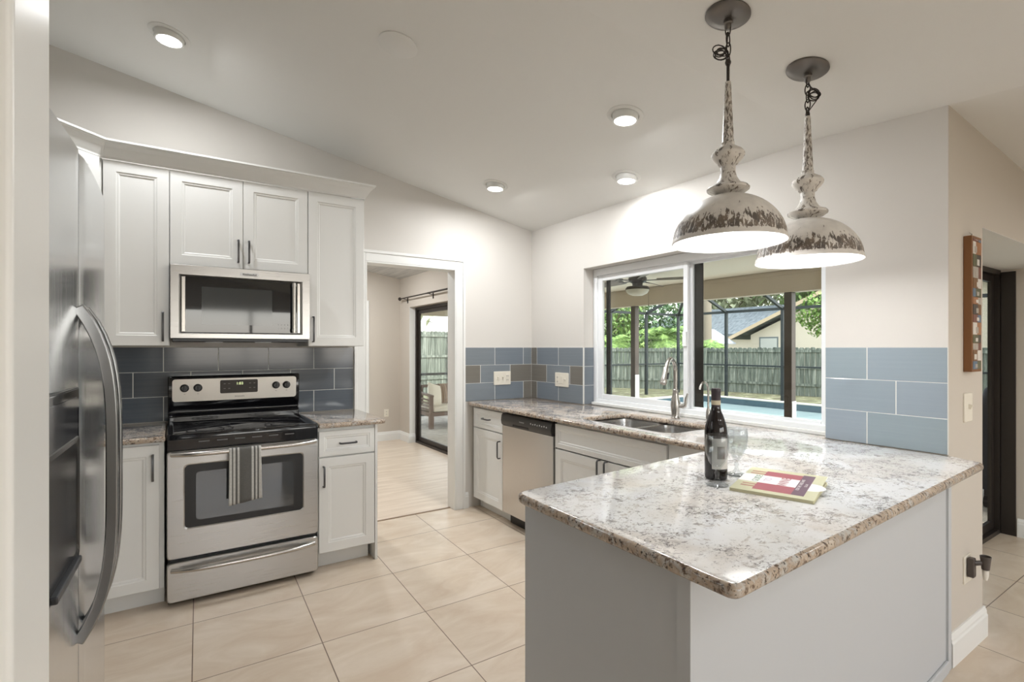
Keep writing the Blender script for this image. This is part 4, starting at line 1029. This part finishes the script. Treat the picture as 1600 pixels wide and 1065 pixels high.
# ceiling fan
t = thing('ceiling_fan', 'grey patio ceiling fan with frosted bowl light', 'ceiling fan', (1.70, .294, 2.255), math.radians(18))
m_fan = mat('fan_metal', srgb(72, 66, 62), .4, .4); m_blade = mat('fan_blade', srgb(128, 124, 120), .5)
s = MB(); s.lathe([(0, 0), (.065, 0), (.06, -.03), (.02, -.05), (.018, -.075), (.09, -.085), (.105, -.11), (.10, -.145), (.06, -.165), (.055, -.20), (0, -.20)], n=32); s.build('motor', m_fan, t, smooth=40)
s = MB(); s.lathe([(.055, -.20), (.12, -.205), (.135, -.225), (.135, -.24), (.13, -.24), (0, -.24)], n=32); s.build('light_ring', m_fan, t, smooth=40)
s = MB(); s.lathe([(.130, -.24), (.125, -.262), (.105, -.285), (.06, -.305), (0, -.31)], n=32, cap0=True); s.build('glass_bowl', mat('frosted', srgb(226, 226, 214), .4), t, smooth=60)
for k in range(5):
    a = 2*PI*k/5; R = Matrix.Rotation(a, 3, 'Z') @ Matrix.Rotation(.2, 3, 'X')
    s = MB(); ux = Matrix.Rotation(a, 3, 'Z'); s.obox(ux @ Vector((.15, 0, -.135)), (.14, .03, .008), ux); s.obox(ux @ Vector((.23, 0, -.135)), (.06, .07, .006), R); ar = s.build('blade_bracket', m_fan, t)
    s = MB(); s.loft([[(ux @ Matrix.Rotation(.32, 3, 'X') @ Vector((x, y*(1 if e else 1), z))) + Vector((0, 0, -.128)) for y, z in ((-wd, -.003), (wd, -.003), (wd, .003), (-wd, .003))] for x, wd, e in ((.21, .045, 0), (.30, .058, 0), (.58, .068, 0), (.64, .055, 1))]); s.build('blade', m_blade, ar)
s = MB(); s.tube([(.03, -.12, -.24), (.03, -.12, -.41)], .0015, 5); s.lathe([(.004, 0), (.005, -.02), (0, -.025)], (.03, -.12, -.41), 8); s.build('pull_chain', m_fan, t)

# screen cage
t = thing('pool_cage', 'dark aluminium frame of the screened pool enclosure', 'screen enclosure', (10.4, 6.7, -.04))
def cage(nm, a, b_, w=.07):
    o = Vector((10.4, 6.7, -.04)); s = MB(); s.bar(Vector(a)-o, Vector(b_)-o, w); s.build(nm, m_cage, t)
EZ = 2.36
for y in (6.7, 5.03, 3.41, 1.78, .15, -1.5, -3.1): cage('upright', (10.4, y, -.04), (10.4, y, EZ))
for x in (8.96, 7.5, 6.0, 4.6): cage('upright', (x, 6.7, -.04), (x, 6.7, EZ))
cage('eave_beam', (10.4, 6.735, EZ), (10.4, -3.4, EZ)); cage('eave_beam', (10.4, 6.7, EZ), (3.3, 6.7, EZ))
cage('chair_rail', (10.4, 6.7, .86), (10.4, -3.2, .86), .04); cage('chair_rail', (10.4, 6.7, .86), (3.3, 6.7, .86), .04)
for y in (5.03, 3.41, 1.78, .15, -1.5): cage('roof_rafter', (10.4, y, EZ), (8.3, y, 3.2)); cage('roof_rafter', (8.3, y, 3.2), (3.34, y, 3.2))
for x in (8.96, 7.5, 6.0): cage('roof_rafter', (x, 6.7, EZ), (x, 4.6, 3.15))
cage('roof_purlin', (8.3, 4.6, 3.2), (8.3, -3.2, 3.2)); cage('roof_rafter', (10.4, 6.7, EZ), (8.3, 4.6, 3.2))
# patio screen wall on the north side
t = thing('patio_screen', 'dark framed patio screen behind the outdoor sofa', 'screen', (.25, 5.77, -.02))
for nm, q in (('upright', (0, .05, -.025, .025, 0, 2.01)), ('upright', (1.95, 2.0, -.025, .025, 0, 2.01)), ('upright', (2.88, 2.93, -.025, .025, 0, 2.01)), ('chair_rail', (.05, 1.95, -.02, .02, .81, .86)), ('chair_rail', (2.0, 2.88, -.02, .02, .81, .86)), ('sill', (.05, 1.95, -.02, .02, 0, .05)), ('sill', (2.0, 2.88, -.02, .02, 0, .05))):
    s = MB(); s.box(*q); s.build(nm, m_cage, t)

# outdoor sofa seen through the next room's door
t = thing('outdoor_sofa', 'wooden slatted outdoor sofa with cream cushions on the patio', 'sofa', (.84, 4.10, -.02)); t.scale = (1, 1, .88)
m_sofa = mat('sofa_wood', srgb(96, 74, 60), .6); m_cush = mat('cream_cushion', srgb(212, 203, 186), .9)
s = MB(); s.box(0, 1.5, 0, .72, .24, .31); s.build('seat_frame', m_sofa, t, bevel=.004)
for x, y in ((0, 0), (1.43, 0), (0, .65), (1.43, .65)): s = MB(); s.box(x, x+.07, y, y+.07, 0, .24); s.build('leg', m_sofa, t)
for x in (0, 1.44):
    s = MB(); s.box(x, x+.06, 0, .05, .31, .62); s.box(x, x+.06, .66, .72, .31, .80); s.bar((x+.03, -.01, .63), (x+.03, .72, .68), .07, .03)
    for k in range(4): s.bar((x+.03, .03, .36+.06*k), (x+.03, .69, .36+.07*k), .02, .03)
    s.build('arm', m_sofa, t)
s = MB(); s.box(0.06, 1.44, .67, .71, .74, .80)
for k in range(9): s.box(.12+.15*k, .17+.15*k, .675, .70, .31, .74)
s.build('backrest', m_sofa, t)
s = MB(); s.box(.065, 1.43, .02, .64, .312, .42); s.build('seat_cushion', m_cush, t, bevel=.03, seg=3)
def pillow(name, label, loc, size, rot, m_):
    s = MB(); n = 8; loops = []
    V_ = {}
    for sgn in (1, -1):
        for i in range(n+1):
            for j in range(n+1):
                u, v_ = -1+2*i/n, -1+2*j/n; e = max(0, (1-u**4)*(1-v_**4))**.5
                if e == 0 and sgn == -1: V_[sgn, i, j] = V_[1, i, j]; continue
                V_[sgn, i, j] = s.bm.verts.new((u*size[0]/2, sgn*e*size[1]/2, v_*size[2]/2))
        for i in range(n):
            for j in range(n): s.face([V_[sgn, i, j], V_[sgn, i+1, j], V_[sgn, i+1, j+1], V_[sgn, i, j+1]])
    o = s.build(name, m_, smooth=60); o.location = loc; o.rotation_euler = rot; return tag(o, label, 'pillow')
pillow('throw_pillow', 'cream throw pillow leaning on the outdoor sofa arm', (1.07, 4.42, .53), (.36, .12, .38), (-.25, .25, .5), m_cush)
m_sp = mat('striped_brown_pillow', srgb(110, 88, 74), .9); u_ = noise(m_sp, coords(m_sp, (30, .1, .1)), 1, 1); L(m_sp, ramp(m_sp, u_, [(.4, srgb(96, 76, 64)), (.55, srgb(150, 128, 108))]), P(m_sp).inputs['Base Color'])
pillow('throw_pillow', 'brown striped throw pillow on the outdoor sofa back', (1.42, 4.57, .53), (.42, .13, .36), (-.3, 0, 0), m_sp)

# covered grill outside the alcove door
t = thing('covered_grill', 'dark covered grill standing outside the alcove door', 'grill', (3.6, -2.62, -.02))
m_cov = mat('grill_cover', srgb(38, 42, 54), .6)
s = MB(); s.loft([[(x, y, z) for x, y in rrect(-.65+i, .65-i, -.32+i, .32-i, .08, 4)] for i, z in ((0, .18), (.0, .75), (.03, .82), (.08, 1.02), (.16, 1.10))]); s.build('cover', m_cov, t, smooth=50)
for x, y in ((-.5, -.22), (.5, -.22), (-.5, .22), (.5, .22)): s = MB(); s.lathe([(.05, -.02), (.05, .02)], (x, y, .05), 16, R=Matrix.Rotation(PI/2, 3, 'X')); s.box(x-.02, x+.02, y-.02, y+.02, .05, .2); s.build('caster', m_blackm, t)

# fences
m_fence = mat('weathered_fence', srgb(120, 124, 116), .9)
n1 = noise(m_fence, coords(m_fence, (9, 9, .6)), 1.6, 6, .7, .5)
L(m_fence, ramp(m_fence, n1, [(.36, srgb(70, 76, 68)), (.52, srgb(106, 113, 102)), (.66, srgb(150, 154, 142))]), P(m_fence).inputs['Base Color'])
def fence(a, b_, h, label, z0=-.09):
    a, b_ = Vector(a), Vector(b_); d = (b_-a); Ln = d.length; ang = math.atan2(d.y, d.x)
    t = thing('wood_fence', label, 'fence', (a.x, a.y, z0), ang)
    s = MB(); n = int(Ln/.145); rr = random.Random(int(Ln*100))
    for i in range(n):
        x = i*.145; hh = h+rr.uniform(-.012, .012); y = rr.uniform(-.004, .004)
        s.loft([[(x+u, y+.0, z) for u, z in ((.002, .03), (.138, .03), (.138, hh-.03), (.11, hh), (.03, hh), (.002, hh-.03))], [(x+u, y+.018, z) for u, z in ((.002, .03), (.138, .03), (.138, hh-.03), (.11, hh), (.03, hh), (.002, hh-.03))]])
    s.build('pickets', m_fence, t)
    for z in (.25*h, .60*h, .93*h):
        s = MB(); s.box(0, Ln, .02, .055, z-.04, z+.04); s.box(0, Ln, -.035, -.004, z-.035, z+.035); s.build('rail', m_fence, t)
    for k in range(int(Ln/2.4)+1):
        s = MB(); s.box(k*2.4-.045, k*2.4+.045, -.10, -.036, 0, h+.0); s.build('post', m_fence, t)
fence((11.85, 6.75), (14.2, -3.6), 1.44, 'long weathered grey picket fence behind the pool, right section')
fence((8.3, 11.6), (11.8, 6.85), 1.44, 'weathered fence section behind the left window pane')
fence((-2.5, 9.6), (8.2, 11.7), 1.95, 'taller weathered fence beyond the outdoor sofa')

# neighbouring houses
m_hw = mat('house_stucco', srgb(208, 198, 178), .85); m_roof = mat('grey_roof', srgb(128, 138, 144), .6)
n1 = noise(m_roof, coords(m_roof, (1, 14, 6)), 1, 5); L(m_roof, ramp(m_roof, n1, [(.35, srgb(74, 82, 86)), (.6, srgb(118, 126, 130))]), P(m_roof).inputs['Base Color'])
t = thing('neighbour_house', 'cream gabled house beyond the fence with a small window', 'house', (24, 12.7, -.2))
o = Vector((24, 12.7))
ap_y, ap_z, e_z = 5.6, 5.25, 2.05
s = MB(); s.prism([(0, 0), (-14.0, 0), (-14.0, e_z+.2), (ap_y-12.7, ap_z+.15), (0, e_z+.2+.0)], 0, 0, 9); s.build('walls', m_hw, t)
s = MB()
for (ya, za), (yb, zb) in (((.95, e_z-.03), (ap_y-12.7, ap_z+.38)), ((-14.95, e_z-.03), (ap_y-12.7, ap_z+.38))):
    s.prism([(ya, za), (yb, zb), (yb, zb+.14), (ya, za+.14)], 0, -.55, 9.5)
s.build('roof', m_roof, t)
s = MB()
for (ya, za), (yb, zb) in (((.98, e_z-.10), (ap_y-12.7, ap_z+.30)), ((-14.98, e_z-.10), (ap_y-12.7, ap_z+.30))):
    s.prism([(ya, za), (yb, zb), (yb, zb+.20), (ya, za+.20)], 0, -.60, -.56)
s.build('fascia', mat('fascia_tan', srgb(196, 176, 146), .8), t)
s = MB(); s.box(-.03, 0, -1.56, -.52, 1.15, 2.13); wf = s.build('window', mat('window_grey', srgb(112, 120, 120), .3), t)
s = MB(); s.box(-.05, -.03, -1.50, -.60, 1.15, 2.05); s.build('shade', mat('window_blind', srgb(190, 192, 184), .6), wf)
t = thing('neighbour_house', 'house with long grey metal roof beyond the fence, left of gabled one', 'house', (30, 14, -.2))
s = MB(); s.box(0, 9, 0, 12, 0, 2.4); s.build('walls', m_hw, t)
s = MB(); s.prism([(-.6, 2.35), (4.5, 4.55), (9.6, 2.35), (9.6, 2.5), (4.5, 4.7), (-.6, 2.5)], 1, -.5, 12.5); s.build('roof', m_roof, t)
t = thing('screen_porch', 'white framed porch with pale awning roof beyond the fence', 'porch', (21, 13.2, -.2))
m_aw = mat('awning_white', srgb(160, 166, 172), .6)
s = MB(); s.prism([(0, 1.75), (1.4, 2.55), (2.9, 1.75), (2.9, 1.8), (1.4, 2.62), (0, 1.8)], 0, 0, 2.4); s.build('awning', m_aw, t)
for y in (0, 1.4, 2.8): s = MB(); s.box(0, .08, y, y+.08, 0, 1.75); s.build('post', m_aw, t)
s = MB(); s.box(1.2, 1.25, 0, 2.9, 0, 1.75); s.build('back_panel', mat('porch_screen', srgb(130, 140, 142), .8), t)
t = thing('neighbour_house', 'small white roofed house seen above the tall fence', 'house', (2.2, 17, -.2))
s = MB(); s.box(0, 5, 0, 5, 0, 2.0); s.build('walls', m_hw, t)
s = MB(); s.prism([(-.5, 2.9), (2.6, 2.0), (5.5, 2.0), (5.5, 2.15), (2.6, 2.15), (-.5, 3.05)], 1, -.6, 5.4); s.build('roof', m_aw, t)

# vegetation
def leafmat(name, c1, c2, sc=2.5):
    m = mat(name, c1, .7); oi = N(m, 'ShaderNodeTexCoord'); L(m, ramp(m, noise(m, oi.outputs['Object'], sc, 3), [(.35, c1), (.65, c2)]), P(m).inputs['Base Color'])
    P(m).inputs['Subsurface Weight'].default_value = 0
    return m
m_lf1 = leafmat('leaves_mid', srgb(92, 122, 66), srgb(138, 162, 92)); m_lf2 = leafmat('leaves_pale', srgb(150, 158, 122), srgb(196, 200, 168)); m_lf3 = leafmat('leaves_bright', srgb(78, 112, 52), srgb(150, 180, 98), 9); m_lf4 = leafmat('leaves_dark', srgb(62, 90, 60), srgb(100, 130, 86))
m_bark = mat('bark', srgb(120, 106, 90), .9)
def tree(name, label, base, crown_c, crown_r, n, ls, ml, seed, trunk_r=.14):
    rr = random.Random(seed); t = thing(name, label, 'tree', base)
    s = MB(); o = Vector(base)
    for _ in range(n):
        while True:
            p = Vector((rr.uniform(-1, 1), rr.uniform(-1, 1), rr.uniform(-1, 1)))
            if .25 < p.length < 1: break
        lump = 1+.25*math.sin(p.x*5+seed)*math.sin(p.y*6+p.z*4)
        c_ = Vector(crown_c)-o+Vector((p.x*crown_r[0], p.y*crown_r[1], p.z*crown_r[2]))*lump
        R = Matrix.Rotation(rr.uniform(0, 6.3), 3, 'Z') @ Matrix.Rotation(rr.uniform(-1.2, 1.2), 3, 'X'); l = ls*rr.uniform(.6, 1.3)
        s.face([s.bm.verts.new(c_+R @ Vector(q)) for q in ((0, -l*.5, 0), (l*.28, 0, l*.06), (0, l*.6, 0), (-l*.28, 0, l*.06))])
    me = s; o_ = me.build('foliage', ml, t)
    s = MB(); cc = Vector(crown_c)-o; s.tube([(0, 0, 0), (cc.x*.3, cc.y*.3, cc.z*.5), tuple(cc)], [trunk_r, trunk_r*.8, trunk_r*.4], 8)
    for k in range(5):
        a = rr.uniform(0, 6.3); s.tube([tuple(cc*.6), tuple(cc+Vector((math.cos(a)*crown_r[0]*.7, math.sin(a)*crown_r[1]*.7, crown_r[2]*.4)))], [trunk_r*.4, trunk_r*.12], 6)
    s.build('trunk', m_bark, t, smooth=60)
def palm(label, base, h, n, fl, seed, spread=1.0):
    rr = random.Random(seed); t = thing('palm', label, 'palm', base)
    s = MB(); s.tube([(0, 0, 0), (.05, 0, h*.5), (0, .03, h)], [.16, .13, .11], 10); s.build('trunk', m_bark, t, smooth=60)
    s = MB()
    for k in range(n):
        a = rr.uniform(0, 6.3); el = rr.uniform(.1, 1.3); L_ = fl*rr.uniform(.7, 1.1); pts = []
        for i in range(13):
            u = i/12; r_ = L_*u*math.cos(el*.8)*spread; z = h+L_*(math.sin(el)*u-.75*u*u)
            pts.append(Vector((r_*math.cos(a), r_*math.sin(a), z)))
        s.tube(pts, .008, 3)
        for i in range(1, 13):
            d = (pts[i]-pts[i-1]).normalized(); sd_ = d.cross(Vector((0, 0, 1))).normalized(); w = fl*.26*math.sin(PI*min(1, i/12*.9+.08))
            for sg in (1, -1):
                for q in (0, .5):
                    b0 = pts[i-1].lerp(pts[i], q); tip = b0+sd_*sg*w+d*w*.5-Vector((0, 0, w*.35)); s.face([s.bm.verts.new(b0), s.bm.verts.new(b0+d*.05), s.bm.verts.new(tip)])
    s.build('fronds', m_lf3, t)
palm('bright green palm behind the fence near window centre', (12.9, 9.4, -.09), 1.7, 24, 1.9, 3)
palm('bright green palm left of the others, behind the fence', (11.4, 10.9, -.09), 1.5, 22, 1.9, 8)
palm('small palm at the far end of the fence', (13.8, 8.0, -.09), 1.3, 18, 1.4, 12)
t = thing('tree_trunk', 'thick pale palm trunk behind the fence', 'tree', (18, 11.25, -.09))
s = MB(); s.tube([(0, 0, 0), (.05, .02, 2), (0, 0, 4), (-.05, 0, 6.5)], [.30, .27, .27, .25], 12); s.build('trunk', mat('palm_bark', srgb(120, 112, 98), .9), t, smooth=60)
s = MB(); rr = random.Random(4)
for k in range(500):
    a = rr.uniform(0, 6.3); e = rr.uniform(-.6, 1.3); l = rr.uniform(.8, 2.0); p = Vector((math.cos(a)*math.cos(e), math.sin(a)*math.cos(e), math.sin(e)))*l; q = Vector((-p.y, p.x, 0)).normalized()*.05
    s.face([s.bm.verts.new(Vector((0, 0, 6.5))+v_) for v_ in (q, p-Vector((0, 0, .5)), -q)])
s.build('fronds', m_lf1, t)
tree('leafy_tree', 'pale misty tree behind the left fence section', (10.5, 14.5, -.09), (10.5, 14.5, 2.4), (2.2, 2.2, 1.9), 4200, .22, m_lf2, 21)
tree('leafy_tree', 'green bushy tree left of the palms', (13.5, 13.5, -.09), (13.5, 13.5, 2.2), (2.2, 2.2, 1.9), 4200, .22, m_lf1, 22)
tree('leafy_tree', 'dark green tree behind the palms', (16.5, 13.5, -.09), (16.5, 13.5, 2.0), (2.2, 2.4, 1.8), 4200, .22, m_lf4, 23)
tree('leafy_tree', 'small green tree overhanging the fence at window right', (15.8, 4.9, -.09), (15.8, 4.9, 2.55), (.8, .95, .75), 1300, .17, m_lf3, 24, .05)
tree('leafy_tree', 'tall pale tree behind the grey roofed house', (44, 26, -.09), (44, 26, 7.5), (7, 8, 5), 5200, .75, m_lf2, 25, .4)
tree('leafy_tree', 'tall green tree behind the gabled house', (40, 14, -.09), (40, 14, 7), (6, 7, 4.6), 4800, .7, m_lf1, 26, .4)
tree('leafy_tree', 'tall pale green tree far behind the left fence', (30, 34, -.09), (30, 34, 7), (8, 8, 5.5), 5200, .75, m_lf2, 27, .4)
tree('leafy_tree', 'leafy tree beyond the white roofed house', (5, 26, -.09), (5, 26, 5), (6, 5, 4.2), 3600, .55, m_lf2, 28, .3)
tree('leafy_tree', 'tree beyond the fence seen from the alcove door', (40, 2, -.09), (40, 2, 6), (6, 7, 4.5), 3600, .7, m_lf1, 29, .4)
